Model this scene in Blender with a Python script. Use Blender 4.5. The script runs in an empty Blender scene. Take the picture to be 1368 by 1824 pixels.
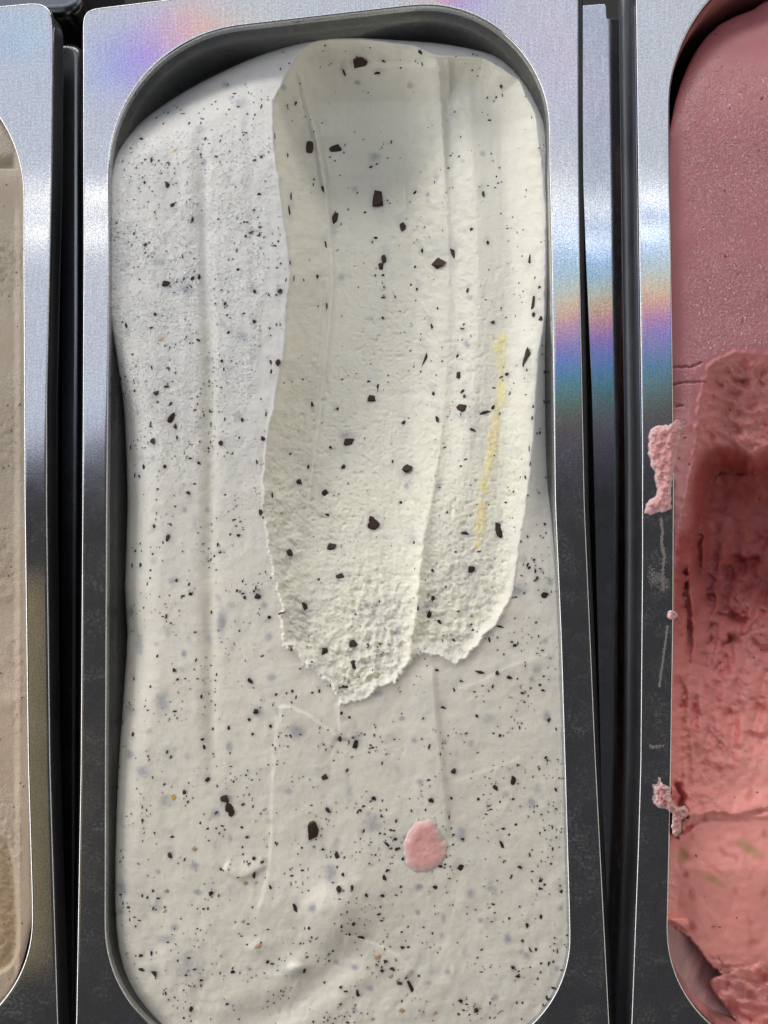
import bpy, bmesh, math, random
import numpy as np
from mathutils import Vector, Matrix, Quaternion
from mathutils.geometry import tessellate_polygon

random.seed(7)
S = 0.00018            # metres per photo pixel in the plane of the pan rims
H = 1778.0             # camera height above the rims, in the same pixels (0.32 m)
CX, CY = 684.0, 912.0

scene = bpy.context.scene
col = scene.collection

# ------------------------------------------------------------------ camera
cd = bpy.data.cameras.new("camera")
cam = bpy.data.objects.new("camera", cd); col.objects.link(cam)
cam.location = (0, 0, H * S)
cd.sensor_fit = 'VERTICAL'; cd.sensor_height = 36.0
cd.lens = 18.0 * H / 912.0
cd.clip_start = 0.01; cd.clip_end = 20
scene.camera = cam

# ------------------------------------------------------------------ view / world / lamps
vs = scene.view_settings
vs.view_transform = 'Standard'; vs.look = 'None'; vs.gamma = 1.0; vs.exposure = 0.09
vs.use_curve_mapping = False
try:
    scene.cycles.use_denoising = True
    scene.cycles.max_bounces = 8
    scene.cycles.sample_clamp_indirect = 4.0
except Exception:
    pass
world = bpy.data.worlds.new("World"); scene.world = world; world.use_nodes = True
bg = world.node_tree.nodes["Background"]
bg.inputs[0].default_value = (0.92, 0.93, 1.0, 1); bg.inputs[1].default_value = 0.038

def area(name, loc, target, sx, sy, radiance, color):
    l = bpy.data.lights.new(name, 'AREA'); l.shape = 'RECTANGLE'; l.size = sx; l.size_y = sy
    l.energy = radiance * math.pi * sx * sy
    l.color = color
    o = bpy.data.objects.new(name, l); col.objects.link(o); o.location = loc
    d = Vector(target) - Vector(loc)
    o.rotation_euler = d.to_track_quat('-Z', 'Y').to_euler()
    return o

# overhead display light behind its glass: big cool panel over the far half of the counter,
# the glass splits the light into colours along its near edge
LX, LY0, LY1, LZ = 0.98, 0.0, 0.60, 0.6
A = area("overhead_display_light", (0, (LY0 + LY1) / 2, LZ), (0, (LY0 + LY1) / 2, 0), LX, LY1 - LY0, 1.0, (1, 1, 1))
A.rotation_euler = (0, 0, 0)
A.data.use_nodes = True
nt = A.data.node_tree; N = nt.nodes; Lk = nt.links
em = N["Emission"]
geo = N.new("ShaderNodeNewGeometry"); sep = N.new("ShaderNodeSeparateXYZ")
Lk.new(geo.outputs["Position"], sep.inputs[0])
def math_node(op, a, b=None, c=None):
    m = N.new("ShaderNodeMath"); m.operation = op
    for i, v in enumerate((a, b, c)):
        if v is None: continue
        if isinstance(v, (int, float)): m.inputs[i].default_value = v
        else: Lk.new(v, m.inputs[i])
    return m.outputs[0]
no = N.new("ShaderNodeTexNoise"); no.inputs["Scale"].default_value = 9.0; no.inputs["Detail"].default_value = 2
Lk.new(geo.outputs["Position"], no.inputs["Vector"])
wob = math_node('MULTIPLY_ADD', no.outputs["Fac"], 0.05, -0.025)
t1 = math_node('MULTIPLY_ADD', sep.outputs[0], -0.155, sep.outputs[1])
kx = N.new("ShaderNodeMapRange"); Lk.new(sep.outputs[0], kx.inputs[0])
for i_, v_ in ((1, -.28), (2, .10), (3, 4.5), (4, 1.0)): kx.inputs[i_].default_value = v_
t1 = math_node('MULTIPLY_ADD', math_node('SUBTRACT', t1, .10), kx.outputs[0], .10)
t2 = math_node('ADD', t1, wob)
t = math_node('MULTIPLY', t2, 2.0)       # 0..0.5 m -> 0..1
ramp = N.new("ShaderNodeValToRGB"); cr = ramp.color_ramp
stops = [(0.0, (0.0, 0.0, 0.0)), (0.04, (.028, .020, .042)), (0.085, (.085, .060, .10)), (0.12, (.10, .082, .055)), (0.155, (.10, .19, .13)),
         (0.195, (.06, .34, .40)), (0.23, (.12, .24, .86)), (0.262, (.46, .22, .72)), (0.290, (1.0, .38, .42)),
         (0.318, (1.15, .74, .28)), (0.345, (.80, .98, .70)), (0.40, (.30, .68, 1.25)), (0.46, (.62, .80, 1.15)),
         (0.54, (.78, .83, .93)), (1.0, (.78, .83, .93))]
while len(cr.elements) < len(stops): cr.elements.new(0.5)
for e, (p, c) in zip(cr.elements, stops):
    e.position = p; e.color = (c[0], c[1], c[2], 1)
Lk.new(t, ramp.inputs[0])
# colour fringes of the strained glass further in, and the two tubes behind it
bwl = N.new("ShaderNodeRGBToBW"); Lk.new(ramp.outputs[0], bwl.inputs[0])
tin = N.new("ShaderNodeMix"); tin.data_type = 'RGBA'; tin.blend_type = 'MULTIPLY'; tin.inputs[0].default_value = 1
Lk.new(bwl.outputs[0], tin.inputs[6]); tin.inputs[7].default_value = (.92, 1.0, 1.18, 1)
lf = N.new("ShaderNodeMapRange"); Lk.new(sep.outputs[0], lf.inputs[0]); lf.inputs[1].default_value = -.42; lf.inputs[2].default_value = .07; lf.inputs[3].default_value = .85; lf.inputs[4].default_value = 0
sat = N.new("ShaderNodeMix"); sat.data_type = 'RGBA'; Lk.new(lf.outputs[0], sat.inputs[0]); Lk.new(ramp.outputs[0], sat.inputs[6]); Lk.new(tin.outputs[2], sat.inputs[7])
cur = sat.outputs[2]
def fringe(cx, cy, rx, ry, cols, amt, rot=0.0):
    """a strained patch of the glass that throws a small spectrum"""
    global cur
    c_, s_ = math.cos(rot), math.sin(rot)
    dx = math_node('SUBTRACT', sep.outputs[0], cx); dy = math_node('SUBTRACT', sep.outputs[1], cy)
    dx = math_node('ADD', dx, math_node('MULTIPLY_ADD', no.outputs["Fac"], .10, -.05)); dy = math_node('ADD', dy, math_node('MULTIPLY_ADD', no.outputs["Fac"], -.08, .04))
    u = math_node('DIVIDE', math_node('ADD', math_node('MULTIPLY', dx, c_), math_node('MULTIPLY', dy, s_)), rx)
    v = math_node('DIVIDE', math_node('SUBTRACT', math_node('MULTIPLY', dy, c_), math_node('MULTIPLY', dx, s_)), ry)
    q = math_node('ADD', math_node('POWER', math_node('ABSOLUTE', u), 2.6), math_node('POWER', math_node('ABSOLUTE', v), 2.0))
    m = math_node('MULTIPLY', math_node('POWER', 2.718, math_node('MULTIPLY', q, -1.0)), amt)
    rp = N.new("ShaderNodeValToRGB"); el = rp.color_ramp
    while len(el.elements) < len(cols): el.elements.new(.5)
    for k_, (e, c) in enumerate(zip(el.elements, cols)): e.position = k_ / (len(cols) - 1); e.color = c + (1,)
    Lk.new(math_node('MULTIPLY_ADD', u, .5, .5), rp.inputs[0])
    mx = N.new("ShaderNodeMix"); mx.data_type = 'RGBA'; Lk.new(m, mx.inputs[0]); Lk.new(cur, mx.inputs[6]); Lk.new(rp.outputs[0], mx.inputs[7])
    cur = mx.outputs[2]
fringe(-.215, .430, .085, .020, [(.60, .85, 1.1), (.22, .40, 1.4), (.46, .24, 1.35), (1.0, .52, .95), (1.4, .62, .35), (1.3, 1.1, .42)], 1.0, .24)
fringe(-.215, .392, .08, .020, [(.75, .85, 1.1), (.70, .62, 1.1), (.98, .72, .85), (.95, .85, .95)], .5, .1)
fringe(.062, .47, .034, .03, [(1.1, .95, .5), (1.2, .62, .45), (.9, .42, .85), (.45, .35, 1.2), (.8, .8, 1.1)], .95, -.3)
fringe(.155, .425, .06, .05, [(.75, .85, 1.15), (.85, .72, 1.1), (1.0, .76, .9), (.6, .75, 1.2)], .55, .9)
fringe(-.33, .445, .03, .02, [(.35, .65, 1.2), (.5, .9, 1.2), (.8, .9, 1.1)], .7, .3)
def tube(y0, w):
    a = math_node('SUBTRACT', sep.outputs[1], y0); a = math_node('DIVIDE', a, w); a = math_node('POWER', math_node('ABSOLUTE', a), 2.0)
    return math_node('POWER', 2.718, math_node('MULTIPLY', a, -1.0))
tb = math_node('ADD', tube(.290, .0026), tube(.256, .0026))
ma = N.new("ShaderNodeMix"); ma.data_type = 'RGBA'; ma.blend_type = 'ADD'
Lk.new(tb, ma.inputs[0]); Lk.new(cur, ma.inputs[6]); ma.inputs[7].default_value = (5.0, 4.8, 4.0, 1); ma.clamp_factor = False
Lk.new(ma.outputs[2], em.inputs[0])
em.inputs[1].default_value = 1.0

area("left_shop_light", (-0.92, 0.05, 0.36), (0, -.03, 0), 1.5, 0.58, 2.9, (0.99, 0.98, 0.96))
area("rear_case_light", (-0.1, 1.05, 0.32), (0, 0, 0), 1.8, 0.5, 1.0, (1.0, 0.97, 0.90))  # added, unseen: grazing light from the rear to bring out relief
area("rear_led_strip", (-0.15, 0.80, 0.37), (0, 0, 0), 1.3, 0.11, 8.6, (1.0, 0.97, 0.91))  # added lamp, no such strip seen: gives glints and direction from behind
area("right_shop_light", (1.0, -0.2, 0.42), (0, 0, 0), 1.3, 0.7, 0.9, (1.0, 0.93, 0.80))  # added fill from the right, an unseen source
area("front_room_light", (-0.1, -1.05, 0.42), (0, 0, 0), 1.5, 0.55, 0.40, (1.0, 0.90, 0.74))  # added weak warm fill, no known lamp on the front side
area("warm_shelf_lamp", (-0.365, -0.24, 0.6), (-0.365, -0.24, 0), 0.115, 0.36, 0.26, (1.0, 0.78, 0.36))

# ------------------------------------------------------------------ numeric helpers
_rng = np.random.default_rng(11)
_perm = _rng.permutation(256); _perm = np.concatenate([_perm, _perm])
_ang = _rng.random(256) * 2 * np.pi
_gx, _gy = np.cos(_ang), np.sin(_ang)
def perlin(x, y, scale, seed=0):
    x = np.asarray(x, float) / scale + seed * 17.31; y = np.asarray(y, float) / scale + seed * 9.73
    xi = np.floor(x).astype(int); yi = np.floor(y).astype(int)
    fx = x - xi; fy = y - yi
    u = fx * fx * fx * (fx * (fx * 6 - 15) + 10); v = fy * fy * fy * (fy * (fy * 6 - 15) + 10)
    def g(ix, iy, dx, dy):
        h = _perm[(_perm[ix & 255] + iy) & 255]
        return _gx[h] * dx + _gy[h] * dy
    a = g(xi, yi, fx, fy); b = g(xi + 1, yi, fx - 1, fy)
    c = g(xi, yi + 1, fx, fy - 1); d = g(xi + 1, yi + 1, fx - 1, fy - 1)
    return ((a + (b - a) * u) * (1 - v) + (c + (d - c) * u) * v) * 1.5
def fbm(x, y, scale, octs=3, seed=0, gain=.5):
    r = 0; a = 1
    for i in range(octs):
        r = r + a * perlin(x, y, scale / 2 ** i, seed + i * 3); a *= gain
    return r
def sst(a, b, x):
    t = np.clip((x - a) / (b - a), 0, 1); return t * t * (3 - 2 * t)
def ip(x, pts):
    return np.interp(x, [p[0] for p in pts], [p[1] for p in pts])

def polyline_dist(pts, X, Y, closed=False):
    """distance, signed side, nearest point, nearest attribute (third value of a point)"""
    pts = [tuple(map(float, p)) for p in pts]
    n = len(pts); segs = n if closed else n - 1
    best = np.full(X.shape, 1e18); side = np.zeros(X.shape); nx = np.zeros(X.shape); ny = np.zeros(X.shape); at_ = np.zeros(X.shape)
    tt = np.zeros(X.shape)
    for i in range(segs):
        a = pts[i]; b = pts[(i + 1) % n]
        dx, dy = b[0] - a[0], b[1] - a[1]; L2 = dx * dx + dy * dy + 1e-9
        t = np.clip(((X - a[0]) * dx + (Y - a[1]) * dy) / L2, 0, 1)
        qx = a[0] + t * dx; qy = a[1] + t * dy
        d2 = (X - qx) ** 2 + (Y - qy) ** 2
        m = d2 < best
        best[m] = d2[m]; nx[m] = qx[m]; ny[m] = qy[m]
        side[m] = (dx * (Y - a[1]) - dy * (X - a[0]))[m]
        tt[m] = (i + t)[m] / segs
        if len(a) > 2: at_[m] = (a[2] + (b[2] - a[2]) * t)[m]
    return np.sqrt(best), np.sign(side), nx, ny, at_, tt
def inside(pts, X, Y):
    r = np.zeros(X.shape, bool); n = len(pts)
    for i in range(n):
        x1, y1 = pts[i][0], pts[i][1]; x2, y2 = pts[(i + 1) % n][0], pts[(i + 1) % n][1]
        if y1 == y2: continue
        c = ((y1 > Y) != (y2 > Y)) & (X < (x2 - x1) * (Y - y1) / (y2 - y1) + x1)
        r ^= c
    return r
def sdf(pts, X, Y):
    d, _, nx, ny, a, t = polyline_dist(pts, X, Y, True)
    return np.where(inside(pts, X, Y), d, -d), nx, ny, a
def smooth_poly(pts, k=3, closed=True):
    P = np.array(pts, float); n = len(P); out = []
    rng = range(n if closed else n - 1)
    for i in rng:
        p0 = P[(i - 1) % n] if closed else P[max(i - 1, 0)]
        p1 = P[i]; p2 = P[(i + 1) % n] if closed else P[i + 1]
        p3 = P[(i + 2) % n] if closed else P[min(i + 2, n - 1)]
        for j in range(k):
            t = j / k
            out.append(tuple(0.5 * (2 * p1 + (p2 - p0) * t + (2 * p0 - 5 * p1 + 4 * p2 - p3) * t * t + (3 * p1 - p0 - 3 * p2 + p3) * t ** 3)))
    if not closed: out.append(tuple(P[-1]))
    return out

def W3(px, py, z):
    """photo position + height (pixels) -> world metres"""
    k = (H - z) / H
    return ((px - CX) * S * k, (CY - py) * S * k, z * S)
def Wp(px, py, z):
    """plan position in rim-plane pixels -> world metres"""
    return ((px - CX) * S, (CY - py) * S, z * S)

# ------------------------------------------------------------------ materials
def new_mat(name):
    m = bpy.data.materials.new(name); m.use_nodes = True
    return m, m.node_tree.nodes, m.node_tree.links, m.node_tree.nodes["Principled BSDF"]
def link_noise(N, L, scale, detail=2, rough=.5, vec=None, distortion=0):
    n = N.new("ShaderNodeTexNoise"); n.inputs["Scale"].default_value = scale; n.inputs["Detail"].default_value = detail
    n.inputs["Roughness"].default_value = rough; n.inputs["Distortion"].default_value = distortion
    if vec is not None: L.new(vec, n.inputs["Vector"])
    return n
def ramp2(N, L, src, a, b, ca=(0, 0, 0, 1), cb=(1, 1, 1, 1)):
    r = N.new("ShaderNodeValToRGB"); e = r.color_ramp.elements
    e[0].position = a; e[0].color = ca; e[1].position = b; e[1].color = cb
    L.new(src, r.inputs[0]); return r
def mixc(N, L, fac, a, b):
    m = N.new("ShaderNodeMix"); m.data_type = 'RGBA'
    for i, v in ((0, fac), (6, a), (7, b)):
        if isinstance(v, (int, float)): m.inputs[i].default_value = v
        elif isinstance(v, tuple): m.inputs[i].default_value = v
        else: L.new(v, m.inputs[i])
    return m.outputs[2]
def mixf(N, L, fac, a, b):
    m = N.new("ShaderNodeMix"); m.data_type = 'FLOAT'
    for i, v in ((0, fac), (2, a), (3, b)):
        if isinstance(v, (int, float)): m.inputs[i].default_value = v
        else: L.new(v, m.inputs[i])
    return m.outputs[0]
def mul(N, L, a, b):
    m = N.new("ShaderNodeMath"); m.operation = 'MULTIPLY'
    for i, v in enumerate((a, b)):
        if isinstance(v, (int, float)): m.inputs[i].default_value = v
        else: L.new(v, m.inputs[i])
    return m.outputs[0]
def obj_coord(N):
    return N.new("ShaderNodeTexCoord").outputs["Object"]
def set_sss(b, w, scale, radius=(1, .85, .6)):
    b.inputs["Subsurface Weight"].default_value = w
    b.inputs["Subsurface Scale"].default_value = scale
    b.inputs["Subsurface Radius"].default_value = radius

def steel(name, base=(.60, .60, .615), rough=.15, dust=.12, grain=.10, dustcol=(.42, .42, .43, 1), film=None, mott=.08):
    m, N, L, b = new_mat(name)
    tc = obj_coord(N)
    b.inputs["Metallic"].default_value = 1.0
    big = link_noise(N, L, 28, 4, .6, tc, .6)
    fine = link_noise(N, L, 1700, 2, .6, tc, .4)
    r = ramp2(N, L, big.outputs["Fac"], .35, .72)
    rr = mixf(N, L, r.outputs[0], rough, rough + .09)
    L.new(rr, b.inputs["Roughness"])
    fr_ = ramp2(N, L, fine.outputs["Fac"], .36, .64)
    bc = mixc(N, L, fr_.outputs[0], tuple(c * (1 - mott) for c in base) + (1,), tuple(min(1, c * (1 + mott * .8)) for c in base) + (1,))
    mp = N.new("ShaderNodeMapping"); L.new(tc, mp.inputs[0]); mp.inputs[3].default_value = (1.0, .035, 1.0)
    scn = link_noise(N, L, 2600, 3, .7, mp.outputs[0]); scr = ramp2(N, L, scn.outputs["Fac"], .30, .70, (.86, .86, .86, 1), (1.10, 1.10, 1.10, 1))
    ml = N.new("ShaderNodeMix"); ml.data_type = 'RGBA'; ml.blend_type = 'MULTIPLY'; ml.inputs[0].default_value = 1
    L.new(bc, ml.inputs[6]); L.new(scr.outputs[0], ml.inputs[7]); L.new(ml.outputs[2], b.inputs["Base Color"])
    bmp = N.new("ShaderNodeBump"); bmp.inputs["Strength"].default_value = grain; bmp.inputs["Distance"].default_value = .0006
    L.new(fine.outputs["Fac"], bmp.inputs["Height"])
    L.new(bmp.outputs[0], b.inputs["Normal"])
    # dried milk film, finger smears and frost dust
    d = N.new("ShaderNodeBsdfDiffuse"); d.inputs[0].default_value = dustcol
    sm = link_noise(N, L, 60, 5, .65, tc, 1.5)
    sp = link_noise(N, L, 900, 3, .7, tc)
    m1 = ramp2(N, L, sm.outputs["Fac"], .47, .72)
    m2 = ramp2(N, L, sp.outputs["Fac"], .45, .8)
    f = N.new("ShaderNodeMath"); f.operation = 'MULTIPLY_ADD'
    L.new(m1.outputs[0], f.inputs[0]); L.new(m2.outputs[0], f.inputs[1]); f.inputs[2].default_value = .12
    fac = mul(N, L, f.outputs[0], dust)
    mx = N.new("ShaderNodeMixShader"); L.new(fac, mx.inputs[0]); L.new(b.outputs[0], mx.inputs[1]); L.new(d.outputs[0], mx.inputs[2])
    outp = mx.outputs[0]
    if film:
        p = N.new("ShaderNodeBsdfPrincipled"); p.inputs["Base Color"].default_value = film; p.inputs["Roughness"].default_value = .3
        fn = link_noise(N, L, 38, 4, .6, tc, 2.0)
        fr = ramp2(N, L, fn.outputs["Fac"], .38, .62, (.35, .35, .35, 1), (.95, .95, .95, 1))
        m3 = N.new("ShaderNodeMixShader"); L.new(fr.outputs[0], m3.inputs[0]); L.new(outp, m3.inputs[1]); L.new(p.outputs[0], m3.inputs[2])
        outp = m3.outputs[0]
    L.new(outp, N["Material Output"].inputs["Surface"])
    return m

M = {}
M['rim'] = steel("brushed_rim_steel", rough=.07, dust=.42, grain=.014, mott=.20)
M['lip'] = steel("rolled_lip_steel", base=(.30, .31, .33), rough=.34, dust=.10, grain=.01)
M['basin'] = steel("basin_steel", base=(.18, .185, .18), rough=.24, dust=.35, grain=.04)
M['basin_pink'] = steel("basin_steel_pink_film", base=(.50, .46, .46), rough=.25, dust=.1, grain=.04, film=(.62, .26, .25, 1))
M['rail'] = steel("worn_rail_steel", base=(.50, .52, .56), rough=.07, dust=.45, grain=.015, mott=.2)
M['dark_rail'] = steel("dark_rail_steel", base=(.20, .205, .22), rough=.22, dust=.05, grain=.03)

def plain(name, c, rough=.5, **kw):
    m, N, L, b = new_mat(name)
    n = link_noise(N, L, 400, 3, .6, obj_coord(N))
    cc = mixc(N, L, n.outputs["Fac"], tuple(x * .75 for x in c) + (1,), tuple(min(1, x * 1.25) for x in c) + (1,))
    L.new(cc, b.inputs["Base Color"]); b.inputs["Roughness"].default_value = rough
    for k, v in kw.items(): b.inputs[k.replace('_', ' ')].default_value = v
    return m
M['floor'] = plain("case_floor_black", (.012, .012, .014), .6)
M['choc'] = plain("dark_chocolate", (.044, .024, .017), .5, Specular_IOR_Level=.25)
M['speck'] = plain("chocolate_dust", (.045, .020, .013), .5)
M['tan'] = plain("caramel_crumb", (.54, .36, .22), .6)
M['yellow'] = plain("golden_crumb", (.62, .38, .08), .5)
M['frost'] = plain("frost_ice", (.62, .63, .63), .25)
M['milk'] = plain("dried_milk", (.24, .21, .20), .7)

def ice_mat(name, bumps, rough=(.62, .30), sss=.45, sss_scale=.0014, radius=(1, .85, .65), finescale=1500, coat=1.0):
    """colour from the attribute 'tint' (which cream it is), 'wet' 0..1 where icy crystals glint, 'crumb' 0..1 torn texture"""
    m, N, L, b = new_mat(name)
    tc = obj_coord(N)
    at = N.new("ShaderNodeAttribute"); at.attribute_name = "tint"
    aw = N.new("ShaderNodeAttribute"); aw.attribute_name = "wet"
    ac = N.new("ShaderNodeAttribute"); ac.attribute_name = "crumb"
    fn = link_noise(N, L, 260, 4, .6, tc)
    dk = mixc(N, L, fn.outputs["Fac"], (.93, .925, .92, 1), (1.05, 1.05, 1.05, 1))
    mm = N.new("ShaderNodeMix"); mm.data_type = 'RGBA'; mm.blend_type = 'MULTIPLY'; mm.inputs[0].default_value = 1
    L.new(at.outputs["Color"], mm.inputs[6]); L.new(dk, mm.inputs[7])
    L.new(mm.outputs[2], b.inputs["Base Color"])
    n1 = link_noise(N, L, finescale, 3, .6, tc, .8)
    n2 = link_noise(N, L, 900, 2, .55, tc, .5)
    wetr = ramp2(N, L, n2.outputs["Fac"], .40, .62)
    wetf = mul(N, L, aw.outputs["Fac"], wetr.outputs[0])
    L.new(mixf(N, L, wetf, rough[0], rough[1]), b.inputs["Roughness"])
    set_sss(b, sss, sss_scale, radius)
    b.inputs["Specular IOR Level"].default_value = .45
    L.new(mul(N, L, aw.outputs["Fac"], coat), b.inputs["Coat Weight"]); b.inputs["Coat Roughness"].default_value = .09; b.inputs["Coat IOR"].default_value = 1.65
    cb = N.new("ShaderNodeBump"); cb.inputs["Strength"].default_value = 1.0; cb.inputs["Distance"].default_value = .001
    L.new(mul(N, L, n2.outputs["Fac"], mul(N, L, aw.outputs["Fac"], bumps[1] * 2.4)), cb.inputs["Height"]); L.new(cb.outputs[0], b.inputs["Coat Normal"])
    h1 = mul(N, L, n1.outputs["Fac"], mixf(N, L, ac.outputs["Fac"], bumps[0], bumps[2]))
    h2 = mul(N, L, n2.outputs["Fac"], mul(N, L, aw.outputs["Fac"], bumps[1] * .18))
    ad = N.new("ShaderNodeMath"); ad.operation = 'ADD'; L.new(h1, ad.inputs[0]); L.new(h2, ad.inputs[1])
    bmp = N.new("ShaderNodeBump"); bmp.inputs["Strength"].default_value = 1.0; bmp.inputs["Distance"].default_value = .001
    L.new(ad.outputs[0], bmp.inputs["Height"]); L.new(bmp.outputs[0], b.inputs["Normal"])
    return m
M['cream'] = ice_mat("stracciatella_ice_cream", (.10, .9, .40), rough=(.55, .35), sss=.7, sss_scale=.0016)
M['pink'] = ice_mat("strawberry_ice_cream", (.10, 1.0, .6), rough=(.5, .32), coat=1.0, radius=(1, .5, .45), sss_scale=.0016)
M['beige'] = ice_mat("coffee_ice_cream", (.18, .8, .6), radius=(1, .8, .6))

# ------------------------------------------------------------------ object helpers
def tag(o, label=None, cat=None, group=None, kind=None):
    if label: o["label"] = label
    if cat: o["category"] = cat
    if group: o["group"] = group
    if kind: o["kind"] = kind
    return o
def empty(name, loc=(0, 0, 0)):
    o = bpy.data.objects.new(name, None); col.objects.link(o); o.location = loc; o.empty_display_size = .02
    return o
def link_mesh(name, me, mat, parent=None, smooth=True):
    o = bpy.data.objects.new(name, me); col.objects.link(o)
    if mat is not None and not me.materials: me.materials.append(mat)
    if smooth: me.polygons.foreach_set("use_smooth", [True] * len(me.polygons))
    if parent is not None:
        o.parent = parent; o.matrix_parent_inverse = Matrix.Translation(-parent.location)
    return o
def mesh_from(name, verts, faces):
    me = bpy.data.meshes.new(name); me.from_pydata([tuple(v) for v in verts], [], [tuple(f) for f in faces]); me.update(); return me

def rounded(pts, step=10, smooth=5):
    """polygon with corner radii -> dense closed outline"""
    n = len(pts); out = []
    for i in range(n):
        x, y, r = pts[i]
        if r <= 0: out.append((x, y)); continue
        p = np.array((x, y)); a = np.array(pts[i - 1][:2]) - p; b = np.array(pts[(i + 1) % n][:2]) - p
        a = a / np.linalg.norm(a); b = b / np.linalg.norm(b)
        ang = math.acos(np.clip(a @ b, -1, 1)); tl = r / math.tan(ang / 2)
        c = p + (a + b) / np.linalg.norm(a + b) * (r / math.sin(ang / 2))
        s = p + a * tl - c; e = p + b * tl - c
        a0 = math.atan2(s[1], s[0]); a1 = math.atan2(e[1], e[0]); da = (a1 - a0 + math.pi) % (2 * math.pi) - math.pi
        k = max(6, int(abs(da) * r / 8))
        for j in range(k + 1):
            t = a0 + da * j / k; out.append((c[0] + r * math.cos(t), c[1] + r * math.sin(t)))
    dense = []
    for i in range(len(out)):
        a = np.array(out[i]); b = np.array(out[(i + 1) % len(out)]); L = np.linalg.norm(b - a)
        if L < 1e-6: continue
        k = max(1, int(L / step))
        for j in range(k): dense.append(a + (b - a) * j / k)
    P = np.array(dense)
    for _ in range(smooth): P = .5 * P + .25 * (np.roll(P, 1, 0) + np.roll(P, -1, 0))
    return P
def normals2(P):
    T = np.roll(P, -1, 0) - np.roll(P, 1, 0); T /= np.linalg.norm(T, axis=1)[:, None] + 1e-9
    Nn = np.stack([T[:, 1], -T[:, 0]], 1)
    area2 = np.sum(P[:, 0] * np.roll(P[:, 1], -1) - np.roll(P[:, 0], -1) * P[:, 1])
    return Nn if area2 > 0 else -Nn
def loft(P, rings, verts, faces, flip=False):
    """rings: (outward offset, z) -> returns index of first and last ring"""
    Nn = normals2(P); n = len(P); start = len(verts)
    for o, z in rings:
        Q = P + Nn * o
        verts.extend(Wp(q[0], q[1], z) for q in Q)
    for r in range(len(rings) - 1):
        for i in range(n):
            a = start + r * n + i; b = start + r * n + (i + 1) % n; c = b + n; d = a + n
            faces.append((a, b, c, d) if not flip else (d, c, b, a))
    return list(range(start, start + n)), list(range(start + (len(rings) - 1) * n, start + len(rings) * n))
def fix_normals(me):
    bm = bmesh.new(); bm.from_mesh(me); bmesh.ops.recalc_face_normals(bm, faces=bm.faces); bm.to_mesh(me); bm.free()

def pan(outer, inner, label, basin_mat, flare=1.0):
    Po = rounded(outer, 10, 4); Pi = rounded(inner, 10, 4)
    c = Pi.mean(0)
    root = empty("gelato_pan", Wp(c[0], c[1], -640))
    tag(root, label, "pan", "steel ice cream pans")
    v, f = [], []
    _, last = loft(Po, [(3, -9), (2.7, -5), (2.3, -2.8), (1.6, -1.2), (.7, -.3), (-.6, 0), (-3.4, 0)], v, f)
    _, lin = loft(Pi, [(-3, -14), (-2.4, -8), (-1.8, -4), (-1.0, -1.5), (.2, -.35), (1.6, 0), (4.6, 0)], v, f)
    vo = [Vector((v[i][0], v[i][1], 0)) for i in last]; vi = [Vector((v[i][0], v[i][1], 0)) for i in lin]
    idx = last + lin
    for t in tessellate_polygon([vo, vi[::-1]]):
        m = len(vo)
        def mp(k): return last[k] if k < m else lin[::-1][k - m]
        f.append(tuple(mp(k) for k in t))
    me = mesh_from("rim", v, f); fix_normals(me)
    o = link_mesh("rim", me, M['rim'], root)
    v, f = [], []
    loft(Po, [(a * flare, b) for a, b in ((15, -60), (18, -58), (20, -54), (19, -49.5), (14, -45), (9, -39), (5.5, -28), (4, -16))] + [(3.3, -10), (2.75, -7)], v, f)
    me = mesh_from("rolled_lip", v, f); fix_normals(me)
    link_mesh("rolled_lip", me, M['lip'], root)
    v, f = [], []
    first, last = loft(Pi, [(-2.6, -13), (-3.4, -22), (-4, -34), (-7, -40), (-9, -46), (-10, -60), (-14, -200), (-24, -560), (-34, -610), (-60, -630), (-62, -630)], v, f)
    f.append(tuple(last))
    me = mesh_from("basin", v, f); fix_normals(me)
    link_mesh("basin", me, basin_mat, root)
    return root

# ------------------------------------------------------------------ the case floor
me = mesh_from("case_floor", [(-1, -1, -.118), (1, -1, -.118), (1, 1, -.118), (-1, 1, -.118)], [(0, 1, 2, 3)])
tag(link_mesh("case_floor", me, M['floor'], smooth=False), kind="structure")

# ------------------------------------------------------------------ pans
C_IN = [(193, 72, 265), (977, -18, 222), (980, 300, 0), (984, 460, 0), (990, 900, 0), (1000, 1130, 0), (1007, 1360, 0), (1014, 1600, 0), (1022, 1885, 215), (186, 1885, 235), (187, 1360, 0), (189, 900, 0), (193, 460, 0)]
C_OUT = [(149, 18, 20), (1029, -88, 24), (1029, 200, 0), (1031, 460, 0), (1040, 900, 0), (1060, 1360, 0), (1084, 1824, 0), (1090, 1965, 30), (128, 1965, 30), (137, 1824, 0), (145, 1360, 0), (148, 900, 0), (150, 460, 0)]
centre_pan = pan(C_OUT, C_IN, "middle stainless steel pan holding the white chocolate-flecked ice cream", M['basin'])
L_IN = [(-770, 150, 250), (42, 73, 250), (42, 460, 0), (44, 900, 0), (50, 1360, 0), (57, 1600, 0), (60, 1865, 225), (-780, 1865, 225)]
L_OUT = [(-815, 90, 24), (92, 3, 26), (92, 100, 0), (90, 300, 0), (81, 700, 0), (81, 900, 0), (87, 1360, 0), (91, 1500, 0), (101, 1824, 0), (106, 1960, 30), (-830, 1960, 30)]
left_pan = pan(L_OUT, L_IN, "stainless steel pan at the left edge holding beige ice cream", M['basin'], .12)
R_IN = [(1190, -75, 290), (2010, -150, 240), (2040, 1870, 220), (1183, 1885, 225), (1190, 1600, 0), (1195, 1360, 0), (1199, 1100, 0), (1200, 850, 0), (1197, 600, 0), (1192, 300, 0)]
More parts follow.
